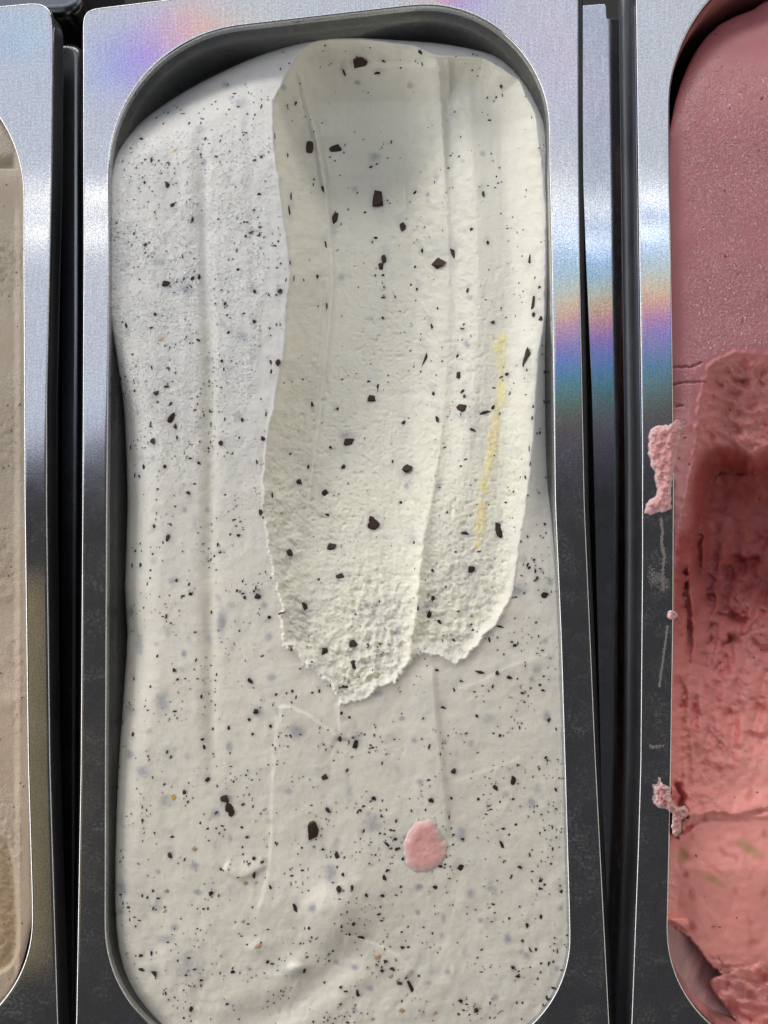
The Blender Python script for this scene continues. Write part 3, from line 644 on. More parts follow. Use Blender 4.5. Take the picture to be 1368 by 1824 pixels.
# ---- flecks, read off the photograph: crop, x, y, width, height (photo pixels), kind
CROP = {1: (0, 0, .3363), 2: (440, 0, .3363), 4: (0, 440, .3363), 5: (440, 440, .3363), 6: (900, 440, .3421), 7: (0, 900, .3363), 8: (440, 900, .3363), 9: (900, 900, .3421), 10: (0, 1360, .3363), 11: (440, 1360, .3363), 12: (900, 1360, .3421)}
FL = """1:883,978,10,10;915,1085,8,8;1020,1162,5,10;770,1297,6,7;803,850,5,9;765,967,5,7;1212,945,8,12f;1000,652,6,6;888,598,7,5;970,602,10,3;1223,520,6,6f;1080,857,6,9f;750,738,8,5;1300,1250,5,5;1155,1160,4,4;1293,1175,4,4;710,1237,4,5;865,655,4,4;1075,630,5,3;1087,735,4,6;890,862,6,3;1195,450,9,7f;1275,545,16,12f;1060,680,12,10f;925,798,6,5y;1290,715,4,3;1350,848,5,4
2:600,325,26,20;513,383,5,14;690,387,11,6;725,328,7,9;413,240,4,4;652,253,3,3;257,548,6,8;195,462,7,9f;213,560,3,9;330,780,16,26;465,785,24,17;215,825,5,10;355,697,3,3;355,950,4,4;405,1005,8,14;232,1040,6,16;222,1115,6,22;693,1055,19,28;465,1160,10,22;825,1200,11,16;415,1292,5,14;680,1260,9,5;663,1282,4,4;1100,588,8,9;1250,1027,7,11;1190,1215,6,6;1343,458,7,7;1320,515,4,4;1272,517,4,4;918,275,7,9;865,450,8,8f;890,1020,8,5;957,1030,4,8;1000,935,6,8f;925,1330,4,8;1275,1285,5,8;1330,970,4,4;655,885,6,5;687,868,4,4;745,837,3,3;465,852,3,3;625,1125,6,4;75,830,5,5;65,1028,7,5;165,1278,4,4;35,850,4,3;147,715,4,14;585,437,8,5f;1145,857,5,4f;1250,815,7,6f;675,830,14,10f;570,1000,6,5f;330,735,14,8w
4:880,196,14,11;935,212,34,15f;985,225,16,10f;1018,162,8,10;1055,160,6,10;1010,208,7,6;910,118,9,4;968,168,8,6;827,357,8,6;855,488,10,10t;668,415,5,9;675,450,5,10f;825,773,9,9;815,800,10,14f;883,740,9,5;835,822,4,4;905,832,5,8;800,845,8,9f;918,910,17,20;928,952,6,10;807,1030,9,11;1265,470,9,18f;1290,480,14,14f;1210,453,6,5;1175,603,5,6;1050,493,7,5;1105,597,10,7f;1180,405,9,9f;1170,1038,8,9;1190,912,3,8;1105,1073,5,8;1283,915,5,8;765,1163,6,9;873,1162,6,7;1055,1148,6,8;998,1302,8,6;835,1282,5,4;1193,1312,4,4;1348,235,5,8;1345,393,5,7;1263,122,6,7;1192,300,5,7;1140,300,5,5;640,700,3,8;655,778,5,3;738,1215,6,6;715,1210,3,8;730,870,6,8f;713,762,4,6;803,640,4,8;693,1062,4,7;850,598,6,6f;1190,690,9,10f;840,80,18,14f;670,100,6,8f;935,70,5,6f;1260,900,12,16f;750,1120,6,7f;808,1120,5,8f;1045,955,12,7f
5:725,63,9,16;712,103,11,12;1020,75,26,27;1088,38,9,20;890,105,5,5;728,210,6,6;727,265,12,4;785,260,4,8;903,220,7,7;868,200,4,5;1168,232,6,10;722,370,7,8;980,415,7,12;1010,325,5,5;1138,432,11,4;1150,415,5,9;937,600,8,27r;247,165,4,12;372,158,8,8;423,315,3,14;645,712,6,6;690,752,5,18;660,803,14,11;350,828,9,12;480,857,6,6;988,775,6,14;1125,680,14,12;1140,765,10,6;1153,790,6,8;1135,858,18,15;1262,872,22,8;1303,850,6,10;1008,912,7,12;1205,968,18,6;540,1035,20,14;530,1000,18,14f;447,1060,9,6;830,930,8,8;510,1163,8,8;850,1170,18,20;415,1302,13,11;275,1245,9,10;135,1310,6,14;815,1353,8,7;770,1135,5,7;1132,1160,4,4;1115,580,6,10;1165,517,8,8f;865,550,4,4;590,212,3,4;655,620,3,3;748,680,3,3;165,612,9,12;125,610,6,9;175,235,9,8;40,395,6,6;40,235,6,7;85,1013,7,12;120,430,4,4;128,660,4,9;227,82,4,7;920,660,4,4;1010,850,6,5;845,1270,7,7f;1015,1265,8,7f;500,160,8,10f;1300,400,8,6;155,410,3,6;100,885,3,8;930,20,4,10;680,150,4,5;720,150,6,4;325,1165,5,8;1185,270,8,5f
6:132,62,9,16;147,290,6,22;148,352,7,9;185,372,11,8;105,570,13,30r;8,662,7,6;112,640,4,6;180,968,5,7;127,1050,3,12;175,1278,8,4;105,1200,4,10;130,1130,3,7;145,830,4,6;140,890,4,7;202,805,4,7;203,650,4,5;215,470,4,4;180,210,6,5;155,160,3,5;165,970,4,5;210,1200,3,4
7:830,40,6,10;817,112,5,7;890,172,7,13;815,257,8,4;812,295,8,10f;745,318,6,8;718,242,5,5;797,345,4,4;935,397,6,6;940,395,8,5f;1010,470,8,6;1265,160,7,5;1295,490,5,7;1360,482,8,8;1120,567,4,6;890,675,8,10f;833,798,4,6;973,785,6,9f;923,875,6,7;940,922,5,5;962,868,6,7f;710,917,4,8;797,960,4,5;740,735,10,30f;1175,610,12,30f;860,1040,18,28f;1065,1012,7,7;1325,932,8,10;1355,1092,10,9;1212,1180,5,10;1213,1278,8,12f;1075,1240,8,4;1080,1280,6,8;705,1212,6,8;790,1195,8,7f;685,1320,9,12f;885,1305,4,7;905,1332,3,7;993,1330,5,8f;650,1150,4,12;690,1085,16,14f;1155,210,4,8;1135,270,4,5;1098,285,7,9f;693,568,7,14f;668,215,5,14f;780,415,3,6;795,385,4,4;700,318,3,9;1000,418,4,6;1285,402,4,5;1255,452,5,5;1345,455,4,4;1338,1212,5,5;1320,1135,6,6;1128,1185,4,6;1100,22,5,8f;980,25,6,8f;1155,490,6,8f;1110,710,7,12f;830,735,7,6f;910,400,9,7f
8:672,105,20,22;660,75,10,12;225,248,13,16;447,212,16,18;490,375,14,12;485,345,20,12w;305,530,8,20;567,733,20,12;413,770,10,14;567,842,10,14;530,957,18,6;885,193,7,10;1155,148,13,6;1335,130,12,28;1190,340,13,13;985,495,7,10;965,580,8,18;1020,620,7,9;905,548,4,9;980,345,8,6;640,742,5,8;380,393,5,5;1105,247,5,4;1060,38,4,6;425,50,10,5;1095,713,6,5;1195,660,4,4;1160,545,12,9f;75,40,8,10;58,480,10,9;185,572,13,6;118,593,7,6;1235,885,18,5;1340,645,14,5;1283,712,6,10;17,930,7,10;130,910,12,10f;150,1000,8,6;345,993,5,4;383,983,4,7;240,985,4,6;500,1105,5,10;540,1122,9,5;935,1130,7,9;1040,1070,9,7;1100,975,5,8;1130,930,6,5;1215,1115,8,6;1275,1130,14,14f;965,1280,4,11;575,1265,8,14;575,1235,12,16f;490,1235,10,9;780,1238,9,5;885,1245,7,7f;265,1195,22,18f;125,1170,5,7;147,1288,4,8;45,1090,8,8;60,1095,12,14f;700,1000,14,8f;1300,960,4,9;1328,885,8,8;1340,1220,5,5;120,695,10,10f;90,530,8,9f;1045,1250,6,7f;1185,1265,7,10f;820,1130,8,5f;800,680,8,16f;770,810,9,12f;635,530,7,7f;675,570,8,6f;235,765,4,6;345,830,5,6;1005,873,7,4;1360,790,4,4;165,1090,8,12f
9:203,472,12,12;95,305,4,9;115,310,4,9;125,325,5,7;150,283,5,5;155,340,4,9;163,378,7,8;50,730,8,6;22,895,9,9;105,838,4,10;198,968,7,8;90,977,7,5;225,1118,6,10;210,1313,6,6;205,98,4,5;212,145,3,5;208,710,7,8f;140,905,7,9f;165,855,12,12f;160,610,4,4;70,440,22,12f;215,1100,8,14f;180,935,5,5;50,590,3,3;235,400,7,10f;190,340,5,6f;265,1165,3,6;100,1025,4,3
10:1190,185,15,14;1213,225,14,22;1228,262,9,16;915,397,9,10;897,485,10,10;1025,543,14,9f;888,680,11,11t;877,780,10,10t;1030,455,10,10t;918,180,10,10y;1100,85,10,7;975,150,8,8;1120,687,8,8;1048,680,10,6f;838,715,6,5;680,762,6,4;750,1090,12,6;815,1115,10,12;803,1005,4,9;748,1018,7,7;880,935,22,12f;1010,1080,36,38f;1240,1103,11,6;1013,1300,7,9;1203,1275,7,4;1000,1030,8,3;1030,1090,7,3;1345,590,7,14;1170,558,6,5;1345,503,6,6;1280,338,6,4;1287,217,7,4;610,800,3,7;1300,635,9,9t;1060,315,4,5;1100,345,5,4;870,110,6,4;885,200,24,16f;640,660,18,22f;930,870,12,9f;640,780,10,12f;1140,270,12,12f;780,710,4,5;810,675,5,5;1320,1090,7,7f;835,575,6,6f;1217,395,6,9f;755,300,4,5;1360,970,7,9t;1290,835,7,7t;830,760,14,14f;760,40,20,14f;1150,120,3,6;1237,95,3,4;1310,390,6,5;635,20,3,4;625,125,3,5
11:350,350,18,32;410,72,11,12;425,245,8,10;672,185,8,8;530,35,4,7;545,155,8,22f;475,485,8,16;475,415,7,12f;400,462,5,11;445,580,16,28f;665,320,20,24f;487,665,9,12;557,658,6,9;98,605,6,9;38,595,6,12;125,650,6,9;80,522,7,4;740,427,11,5r;785,400,7,6;762,352,7,3;798,452,10,6;815,415,7,9;825,505,5,7;745,567,7,7;728,605,6,11;718,700,8,5;632,697,5,8;508,588,5,7;255,765,6,17;328,872,5,8;605,920,13,5;543,905,4,8;565,850,8,6;110,1050,6,6;300,1098,8,9;260,1110,26,14f;975,195,9,9;1093,42,9,9;915,100,8,7f;1085,180,7,6;1070,285,4,7;1140,365,14,18f;1130,555,9,14;995,655,9,8;910,655,10,8f;1290,660,9,9f;1185,690,11,11f;1025,545,8,5;815,652,5,5;865,1178,6,20l;810,1163,9,8;825,975,8,5;735,1050,6,8;768,1085,9,6;713,1097,7,6;585,1215,7,13;495,1185,5,5;650,1190,8,8f;1130,1257,8,8;1215,1305,9,8;1245,990,6,6;1350,430,5,16l;1315,128,8,11;1357,345,7,6;570,1307,9,7f;925,1325,9,10f;955,1163,12,7f;693,1023,11,11t;762,1125,9,8t;820,1312,11,11t;1000,1320,13,13t;665,1355,7,7t;65,965,10,9t;1063,1105,8,8f;1315,1240,9,10f;1030,915,7,7f;35,500,7,5;115,300,8,6f;220,148,8,6f;345,765,10,12f;1240,830,6,6f;1140,400,6,5;1225,188,5,5;1275,232,5,5f;790,305,4,7;905,790,5,6f;1040,820,5,12f;455,993,5,4;855,972,6,4;435,1045,4,4;470,1050,7,6f;570,1080,8,7f;1120,1327,5,4;870,250,3,5;945,245,4,4;290,445,4,4;150,420,3,5;600,248,5,6;470,208,5,4y;245,870,6,5t;48,630,5,6t;700,450,6,6t;500,865,4,5;820,1258,4,4;410,1160,4,4;910,1125,5,4;1370,160,8,8f
12:42,90,9,18;170,130,10,14f;140,205,11,13f;262,135,4,8;127,475,3,8;75,540,8,7;140,562,6,3;180,655,5,8;290,665,6,9;185,797,5,10;115,845,6,9;90,922,5,6;160,968,4,6;273,975,4,9;130,970,3,11l;227,1042,4,9;250,1032,4,5;40,1060,6,9l;65,1108,9,5;247,1167,7,5;218,1225,4,12l;55,318,5,5;30,590,3,9;290,755,7,7f;10,910,9,14f;183,610,7,6;205,630,5,5;205,347,4,3;180,362,3,5;238,522,4,4;20,370,4,4;260,250,7,7f;265,385,3,4;40,185,6,4;110,1000,7,8f;265,1065,8,8f;210,1300,4,5;90,985,8,8f;280,75,3,3;85,1330,3,4;20,805,4,4;75,745,3,3;290,1075,3,3;60,1245,4,5;90,1245,4,4;130,1060,3,3;185,1040,4,4"""
flecks = []
for line in FL.split('\n'):
    k, rest = line.split(':'); ox, oy, sc = CROP[int(k)]
    for it in rest.split(';'):
        a, b, w, h = it.split(','); kind = 'd'
        while h[-1].isalpha(): kind = h[-1]; h = h[:-1]
        flecks.append((ox + float(a) * sc, oy + float(b) * sc, float(w), float(h), kind))
rr = random.Random(5)
# stains: chips lying just under the skin and the cocoa halo round the bare ones
def stain(cx, cy, rx, ry, amt, c=(.36, .37, .42)):
    i0, i1 = np.searchsorted(sh.xs, [cx - rx * 3, cx + rx * 3]); j0, j1 = np.searchsorted(sh.ys, [cy - ry * 3, cy + ry * 3])
    if i1 - i0 < 2 or j1 - j0 < 2: return
    xx, yy = X[j0:j1, i0:i1], Y[j0:j1, i0:i1]
    u = ((xx - cx) / rx) ** 2 + ((yy - cy) / ry) ** 2 + .5 * n1[j0:j1, i0:i1] + .4 * n2[j0:j1, i0:i1]
    C[j0:j1, i0:i1] = paint(C[j0:j1, i0:i1], amt * np.exp(-np.clip(u, 0, None) ** 1.3), c)
for (x, y, w, h, k) in flecks:
    if k == 'f': stain(x, y, w * .62 + 1, h * .62 + 1, rr.uniform(.45, .8))
    elif k in 'drl' and w * h > 26:
        sg = rr.choice((-1, -1, 1)); stain(x + rr.uniform(-.4, .4) * w, y + sg * .55 * h, w * .8 + 1.5, h * .85 + 2, rr.uniform(.15, .38), (.40, .40, .44))
for i in range(260):
    x, y = rr.uniform(200, 1005), rr.uniform(90, 1820)
    sz = rr.uniform(2, 6)
    ddu = sh.zat(x, y, dU)
    stain(x, y, sz, sz * rr.uniform(.5, 2.0), rr.uniform(.10, .36) * (1 if ddu < 0 else .35))
sh.C = np.clip(C, 0.02, .95); sh.wet = wet; sh.crumb = np.clip(crumbm + .25 * (d < 14), 0, 1)
straccia = empty("ice_cream", Wp(600, 950, -400))
tag(straccia, "white ice cream flecked with dark chocolate, two long scoop marks, in the middle pan", "ice cream", "ice creams in their pans")
body = sh.build("ice_cream_body", polyC, M['cream'], straccia)

# chip shapes: chunky broken splinters, shared mesh data
def chip_mesh(name, seed, mat, chunky=False):
    r = random.Random(seed); bm = bmesh.new()
    nv = r.choice((6, 7, 8)) if chunky else r.choice((4, 5, 6, 6, 7, 8))
    for k in range(nv):
        a = 2 * math.pi * (k + r.uniform(-.45, .45)) / nv; q = r.uniform(.72 if chunky else .5, 1.0)
        x, y = math.cos(a), math.sin(a); m_ = max(abs(x), abs(y)) ** .6
        bm.verts.new((.5 * q * x / m_, .5 * q * y / m_, r.choice((-.5, -.3, .18, .36, .5)) + r.uniform(-.1, .1)))
    for k in range(2): bm.verts.new((r.uniform(-.3, .3), r.uniform(-.3, .3), r.uniform(.3, .55)))
    bm.verts.new((0, 0, -.6))
    g = bmesh.ops.convex_hull(bm, input=bm.verts[:])
    bmesh.ops.delete(bm, geom=[v for v in bm.verts if not v.link_faces], context='VERTS')
    xs_ = [v.co.x for v in bm.verts]; ys_ = [v.co.y for v in bm.verts]
    for v in bm.verts:
        v.co.x = (v.co.x - min(xs_)) / (max(xs_) - min(xs_)) - .5; v.co.y = (v.co.y - min(ys_)) / (max(ys_) - min(ys_)) - .5
    me = bpy.data.meshes.new(name); bm.to_mesh(me); bm.free(); me.materials.append(mat); return me
chips = [chip_mesh("chocolate_chip", 100 + i, M['choc']) for i in range(24)]
chunks = [chip_mesh("chocolate_chip", 150 + i, M['choc'], True) for i in range(10)]
tans = [chip_mesh("caramel_crumb", 200 + i, M['tan']) for i in range(3)]
yel = [chip_mesh("caramel_crumb", 300, M['yellow'])]
def surf_frame(s, px, py, e=4):
    z0 = float(s.zat(px, py)); p = Vector(W3(px, py, z0))
    a = Vector(W3(px + e, py, float(s.zat(px + e, py)))) - Vector(W3(px - e, py, float(s.zat(px - e, py))))
    b = Vector(W3(px, py - e, float(s.zat(px, py - e)))) - Vector(W3(px, py + e, float(s.zat(px, py + e))))
    n = a.cross(b).normalized(); return p, n
def chip_matrix(s, x, y, w, h, kind, r, thick=None):
    p, n = surf_frame(s, x, y)
    ang = r.uniform(-.35, .35)
    if kind == 'r': ang = -.55
    if kind == 'l': ang = .45
    if kind in 'ty': th = .35 * min(w, h)
    else: th = max(2.2, .55 * min(w, h))
    q = Vector((0, 0, 1)).rotation_difference(n)
    return Matrix.Translation(p + n * (th * S * r.uniform(-.24, .10))) @ q.to_matrix().to_4x4() @ Matrix.Rotation(ang, 4, 'Z') @ Matrix.Diagonal((w * S * (1.14 if w * h > 60 else 1.08), h * S * (1.14 if w * h > 60 else 1.08), th * S, 1))
solid = [f for f in flecks if f[4] in 'drlty']
solid.sort(key=lambda f: -f[2] * f[3])
partc = {'c': 0, 't': 0}
small = []
for i, (x, y, w, h, k) in enumerate(solid):
    is_t = k in 'ty'
    if not is_t and partc['c'] >= 300: small.append((x, y, w, h)); continue
    me = rr.choice(tans) if k == 't' else (yel[0] if k == 'y' else rr.choice(chunks if w * h > 110 else chips))
    o = bpy.data.objects.new("caramel_crumb" if is_t else "chocolate_chip", me); col.objects.link(o)
    o.parent = straccia; o.matrix_parent_inverse = Matrix.Translation(-straccia.location)
    o.matrix_basis = chip_matrix(sh, x, y, w, h, k, rr)
    partc['t' if is_t else 'c'] += 1
for i in range(9000):
    x, y = rr.uniform(196, 1010), rr.uniform(80, 1824)
    if sh.zat(x, y, sh.d) < 6: continue
    ddu = float(sh.zat(x, y, dU))
    if ddu > 0 and rr.random() < .68: continue
    if perlin(np.array([x]), np.array([y]), 60, 91)[0] < rr.uniform(-.25, .55): continue
    w = rr.choice((1.2, 1.4, 1.6, 1.8, 2.1, 2.5, 3.1)); h = w * rr.choice((.8, 1.0, 1.2, 1.6, 2.4))
    if rr.random() < .5: w, h = h, w
    small.append((x, y, w, h))
base = chips[0]
def joined(name, items, s, metas, mat, parent, r):
    vs_, fs_ = [], []
    for (x, y, w, h) in items:
        Mx = chip_matrix(s, x, y, w, h, 'd', r); o0 = len(vs_)
        for (a, b, c) in ((-.5, -.5, -.5), (.5, -.42, -.5), (.45, .5, -.5), (-.4, .5, -.5), (-.36, -.4, .5), (.38, -.3, .42), (.3, .4, .5), (-.3, .35, .38)):
            vs_.append(Mx @ Vector((a + r.uniform(-.1, .1), b + r.uniform(-.1, .1), c)))
        fs_ += [tuple(o0 + i for i in f) for f in ((3, 2, 1, 0), (4, 5, 6, 7), (0, 1, 5, 4), (1, 2, 6, 5), (2, 3, 7, 6), (3, 0, 4, 7))]
    me = mesh_from(name, vs_, fs_)
    return tag(link_mesh(name, me, mat, parent, smooth=False), kind="stuff")
joined("chocolate_specks", small, sh, base, M['speck'], straccia, rr)

# thin pale tilted flakes, added to stand in for glints on the skin
M['crystal'] = plain("ice_crystal", (.93, .94, .95), .12, Specular_IOR_Level=.8)
M['crystal_pink'] = plain("pink_ice_crystal", (.80, .52, .55), .14, Specular_IOR_Level=.8)
def glints(name, s, area_, n, mat, parent, keep):
    r = random.Random(77); vs_, fs_ = [], []
    for i in range(n):
        x, y = r.uniform(area_[0], area_[2]), r.uniform(area_[1], area_[3])
        if r.random() > keep(x, y): continue
        z0 = float(s.zat(x, y)); a = r.gauss(0, .7); L_ = r.uniform(1.8, 4.6); w_ = r.uniform(.7, 1.5); o0 = len(vs_)
        ux, uy = math.cos(a), math.sin(a); b = r.uniform(-.25, .25) * L_
        for t_, e_ in ((-1, 0), (0, 1), (1, 0)):
            px, py = x + ux * t_ * L_ * .5 - uy * b * e_, y + uy * t_ * L_ * .5 + ux * b * e_
            for q_, h_ in ((-1, r.uniform(-.1, .3)), (1, r.uniform(.5, 1.3))):
                vs_.append(W3(px + uy * w_ * .5 * q_, py - ux * w_ * .5 * q_, z0 + h_))
            vs_.append(W3(px, py, z0 - 1.2))
        for k in (0, 3): fs_ += [(o0 + k, o0 + k + 1, o0 + k + 4, o0 + k + 3), (o0 + k + 1, o0 + k + 2, o0 + k + 5, o0 + k + 4), (o0 + k + 2, o0 + k, o0 + k + 3, o0 + k + 5)]
    me = mesh_from(name, vs_, fs_); fix_normals(me)
    return tag(link_mesh(name, me, mat, parent, smooth=False), kind="stuff")
glints("frost_crystals", sh, (196, 205, 520, 980), 7000, M['crystal'], straccia, lambda x, y: float(sh.zat(x, y, wet)) ** 1.2 if sh.zat(x, y, sh.d) > 6 else 0)

# ---- pink ice cream
shp = Sheet(np.concatenate([np.arange(1178, 1392, 2), np.arange(1392, 1500, 6), np.arange(1500, 2056, 16)]), np.arange(-60, 1900, 2))
X, Y = shp.X, shp.Y
OUT_P = [(1188, 300, -14), (1196, 215, -30), (1212, 150, -60), (1240, 90, -85), (1280, 45, -100), (1340, 18, -105), (1420, -10, -100), (1800, -40, -100), (1960, 20, -90), (2015, 200, -20), (2030, 900, -20), (2035, 1600, -20),
         (2000, 1780, -40), (1900, 1860, -60), (1480, 1896, -60), (1300, 1896, -40), (1234, 1850, -26), (1206, 1790, -22), (1190, 1730, -20), (1184, 1634, -20),
         (1186, 1500, -18), (1190, 1360, -18), (1194, 1100, -18), (1195, 850, -16), (1192, 600, -14)]
FILM = [(1180, 1636), (1196, 1646), (1213, 1657), (1229, 1670), (1247, 1692), (1263, 1714), (1287, 1737), (1268, 1744), (1266, 1752), (1272, 1766), (1285, 1782), (1299, 1800), (1314, 1824), (1330, 1850), (1360, 1915), (1150, 1915)]
CAV = [(1252, 684), (1262, 656), (1284, 636), (1312, 628), (1368, 630), (1500, 622), (1700, 640), (1900, 700), (2000, 900), (2010, 1500), (1990, 1840), (1700, 1900), (1180, 1900), (1180, 1420), (1192, 1200), (1196, 1050), (1204, 960), (1222, 880), (1238, 800), (1244, 740)]
polyP = smooth_poly(OUT_P, 2)
d, nx, ny, ze = sdf(polyP, X, Y)
p1 = perlin(X, Y, 16, 141); p2 = perlin(X, Y, 7, 142)
zb = -13 + 2.5 * perlin(X, Y, 160, 101) + 1.2 * perlin(X, Y, 60, 102) - 46 * sst(230, -20, Y)
dC, *_ = sdf(CAV, X, Y); dC = dC + p1 * 3.5 + p2 * 2
fz = ip(Y, [(620, -22), (680, -46), (740, -62), (806, -74), (815, -80), (850, -165), (900, -205), (1000, -212), (1100, -190), (1250, -150), (1400, -108), (1455, -98), (1470, -101), (1550, -84), (1700, -96), (1900, -120)])
brow = ip(X, [(1180, 885), (1220, 868), (1240, 815), (1252, 798), (1285, 794), (1310, 798), (1332, 809), (1345, 809), (1368, 797), (1420, 790), (2000, 800)])
Ys = Y + (810 - brow) * sst(680, 780, Y) * sst(1050, 900, Y) + 3 * p1
fz = ip(Ys, [(620, -22), (680, -46), (740, -62), (803, -74), (812, -84), (824, -170), (850, -235), (900, -262), (1000, -250), (1100, -200), (1250, -138), (1400, -84), (1452, -60), (1462, -64), (1550, -40), (1700, -44), (1900, -90)])
# ice left clinging to the steel at the side of the hollow
cl = sst(1275, 1205, X + 10 * perlin(X, Y, 90, 105)) * sst(860, 960, Y) * sst(1500, 1380, Y)
fz = fz + (-62 - fz) * cl * (.42 + .35 * perlin(X * 1.6, Y * .25, 30, 106))
fz += cl * 9 * perlin(X * 1.2, Y * .16, 14, 107)
crp = np.clip(sst(0, 14, dC) * (sst(830, 800, Ys) + sst(1330, 1250, X) * sst(960, 1010, Y) * sst(1480, 1430, Y) * .6 + sst(1690, 1740, Y + .0 * X) * sst(1240, 1290, X)), 0, 1)
fz += crp * (5.0 * fbm(X, Y * 1.15, 30, 4, 110, .6) + 7 * np.clip(perlin(X * .7, Y * 1.3, 22, 114), -.3, .8) - 12 * np.clip(perlin(X, Y * 1.2, 26, 115) - .22, 0, 1))
ch = sst(625, 650, Y) * sst(705, 680, Y) * sst(1255, 1285, X)
fz += ch * (-22 * np.clip(perlin(X, Y * 1.3, 24, 120) + .05, 0, 1) + 6 * np.abs(perlin(X, Y, 10, 121)))
fold_m = sst(905, 1010, Y) * sst(1420, 1300, Y)
fz += fold_m * (11 * perlin(X * 1.0 + .15 * Y, Y * .22, 22, 124) + 7 * np.abs(perlin(X + .3 * Y, Y * .4, 34, 125)) - 30 * np.clip(perlin(X, Y, 38, 126) - .25, 0, 1) * sst(1262, 1300, X) + 3 * fbm(X, Y, 14, 2, 127))
fz += sst(815, 850, Y) * sst(1010, 930, Y) * (5 * perlin(X * .25 + .4 * Y, Y * .9, 26, 128) + 2 * fbm(X * .5, Y, 16, 2, 129))
fz += (1 - crp) * (3.2 * fbm(X, Y * .6, 60, 3, 122) + .8 * perlin(X, Y, 14, 123))
for pts, a, w in (([(1300, 1150), (1335, 1120), (1375, 1082)], -5, 3.5), ([(1240, 905), (1238, 960), (1230, 1010), (1214, 1060)], -14, 4), ([(1256, 1010), (1266, 1050), (1262, 1140)], -8, 3.5),
                  ([(1240, 842), (1290, 830), (1340, 822), (1380, 826)], -3, 3), ([(1292, 1020), (1310, 1008), (1345, 1000)], -24, 9), ([(1290, 1090), (1310, 1104), (1330, 1092)], -18, 7), ([(1296, 1140), (1290, 1180), (1284, 1195)], -16, 7),
                  ([(1272, 852), (1300, 842), (1350, 838)], -4, 2.5), ([(1284, 1706), (1300, 1720), (1322, 1727)], -5, 2.2), ([(1296, 1790), (1320, 1808), (1330, 1830)], -18, 6),
                  ([(1205, 1400), (1212, 1420), (1206, 1450)], -22, 7), ([(1200, 1478), (1225, 1476)], -8, 3)):
    gd, gs_, *_ = polyline_dist(smooth_poly(pts, 3, False), X + p1 * 9 + 14 * perlin(X, Y, 40, 143), Y + p2 * 3 + 10 * perlin(X, Y, 34, 144))
    fz += a * (.6 + 1.2 * np.clip(perlin(X, Y, 25, 145) + .3, 0, 1)) * np.exp(-(gd / w) ** 2)
# shelf line, floor ripple, a soft round dent
gd, gs_, *_ = polyline_dist(smooth_poly([(1205, 1485), (1235, 1462), (1262, 1446), (1290, 1446), (1312, 1450), (1368, 1436), (1500, 1410)], 4, False), X + p1 * 2, Y + p2 * 2)
fz += np.where(gs_ < 0, 8 * np.exp(-(gd / 26) ** 2), 8 * np.exp(-(gd / 3) ** 2) - 3 * np.exp(-((gd - 6) / 5) ** 2))
def bump(cx, cy, rx, ry, h, p=2.0, rot=0):
    c, s_ = math.cos(rot), math.sin(rot)
    u = ((X - cx) * c + (Y - cy) * s_) / rx; v = (-(X - cx) * s_ + (Y - cy) * c) / ry
    return h * np.exp(-(u * u + v * v) ** (p / 2))
fz += bump(1262, 1312, 26, 24, 7, 4) + bump(1330, 1340, 60, 60, 10) + bump(1320, 1560, 60, 50, 6)
fU = 1 - (1 - np.clip(dC / ip(Y, [(620, 40), (700, 55), (850, 42), (1000, 40), (1300, 30)]), 0, 1)) ** 1.6
Wd = 30 + .4 * np.abs(zb - ze)
zin = np.where(dC > 0, zb + (np.minimum(fz, zb) - zb) * fU, zb)
zin += np.where(dC > 0, np.exp(-(dC / 8) ** 2), np.exp(-(dC / 4) ** 2)) * 3 * sst(1000, 900, Y) * (1 + n1.mean() + p1)
Wd2 = np.where(dC > 0, 12, Wd)
ed = np.sqrt(np.clip(1 - (1 - np.clip(d / Wd2, 0, 1)) ** 2, 0, 1))
zeff = np.where((dC > 0) & (X < 1300) & (Y > 800) & (Y < 1640), np.minimum(ze, zin + 6), np.minimum(ze, zin + 30))
z = zeff + (zin - zeff) * ed
# steel corner at the front, only filmed with pink
dF, *_ = sdf(FILM, X, Y); dF = dF + 1.5 * p1 + 1.5 * p2
filmz = -18 - .72 * np.clip(d, 0, 150) - 8 + 1.2 * perlin(X * 1.5, Y * .5, 30, 146)
z = np.where(dF > 0, filmz - 6, np.where((dF > -45) & (Y > 1636), np.maximum(z, filmz + 14 * sst(0, 8, -dF) * sst(45, 12, -dF) - 60 * sst(20, 45, -dF)), z))
# pink smudge climbing over the rim at the broken edge
z += 10 * sst(1222, 1200, X) * sst(730, 770, Y) * sst(930, 880, Y) * (1 + .5 * p1)
wetp = np.clip(sst(90, 170, Y) * (1 - sst(-22, -4, dC)) * sst(1206, 1226, X) * (1.0 + .9 * perlin(X, Y, 110, 131)), 0, 1)
wetp = np.maximum(wetp, .35 * sst(0, 10, dC) * np.clip(perlin(X, Y, 45, 134) + .25, 0, 1))
wetp = np.maximum(wetp, .8 * np.clip(bump(1340, 1350, 50, 50, 1) + bump(1310, 1545, 40, 40, 1) + bump(1350, 1450, 20, 40, .6), 0, 1))
z += .3 * wetp * (1.25 * np.clip(perlin(X, Y, 9, 132), -.15, 1) + .7 * perlin(X, Y, 5.5, 133)) * sst(700, 640, Y)
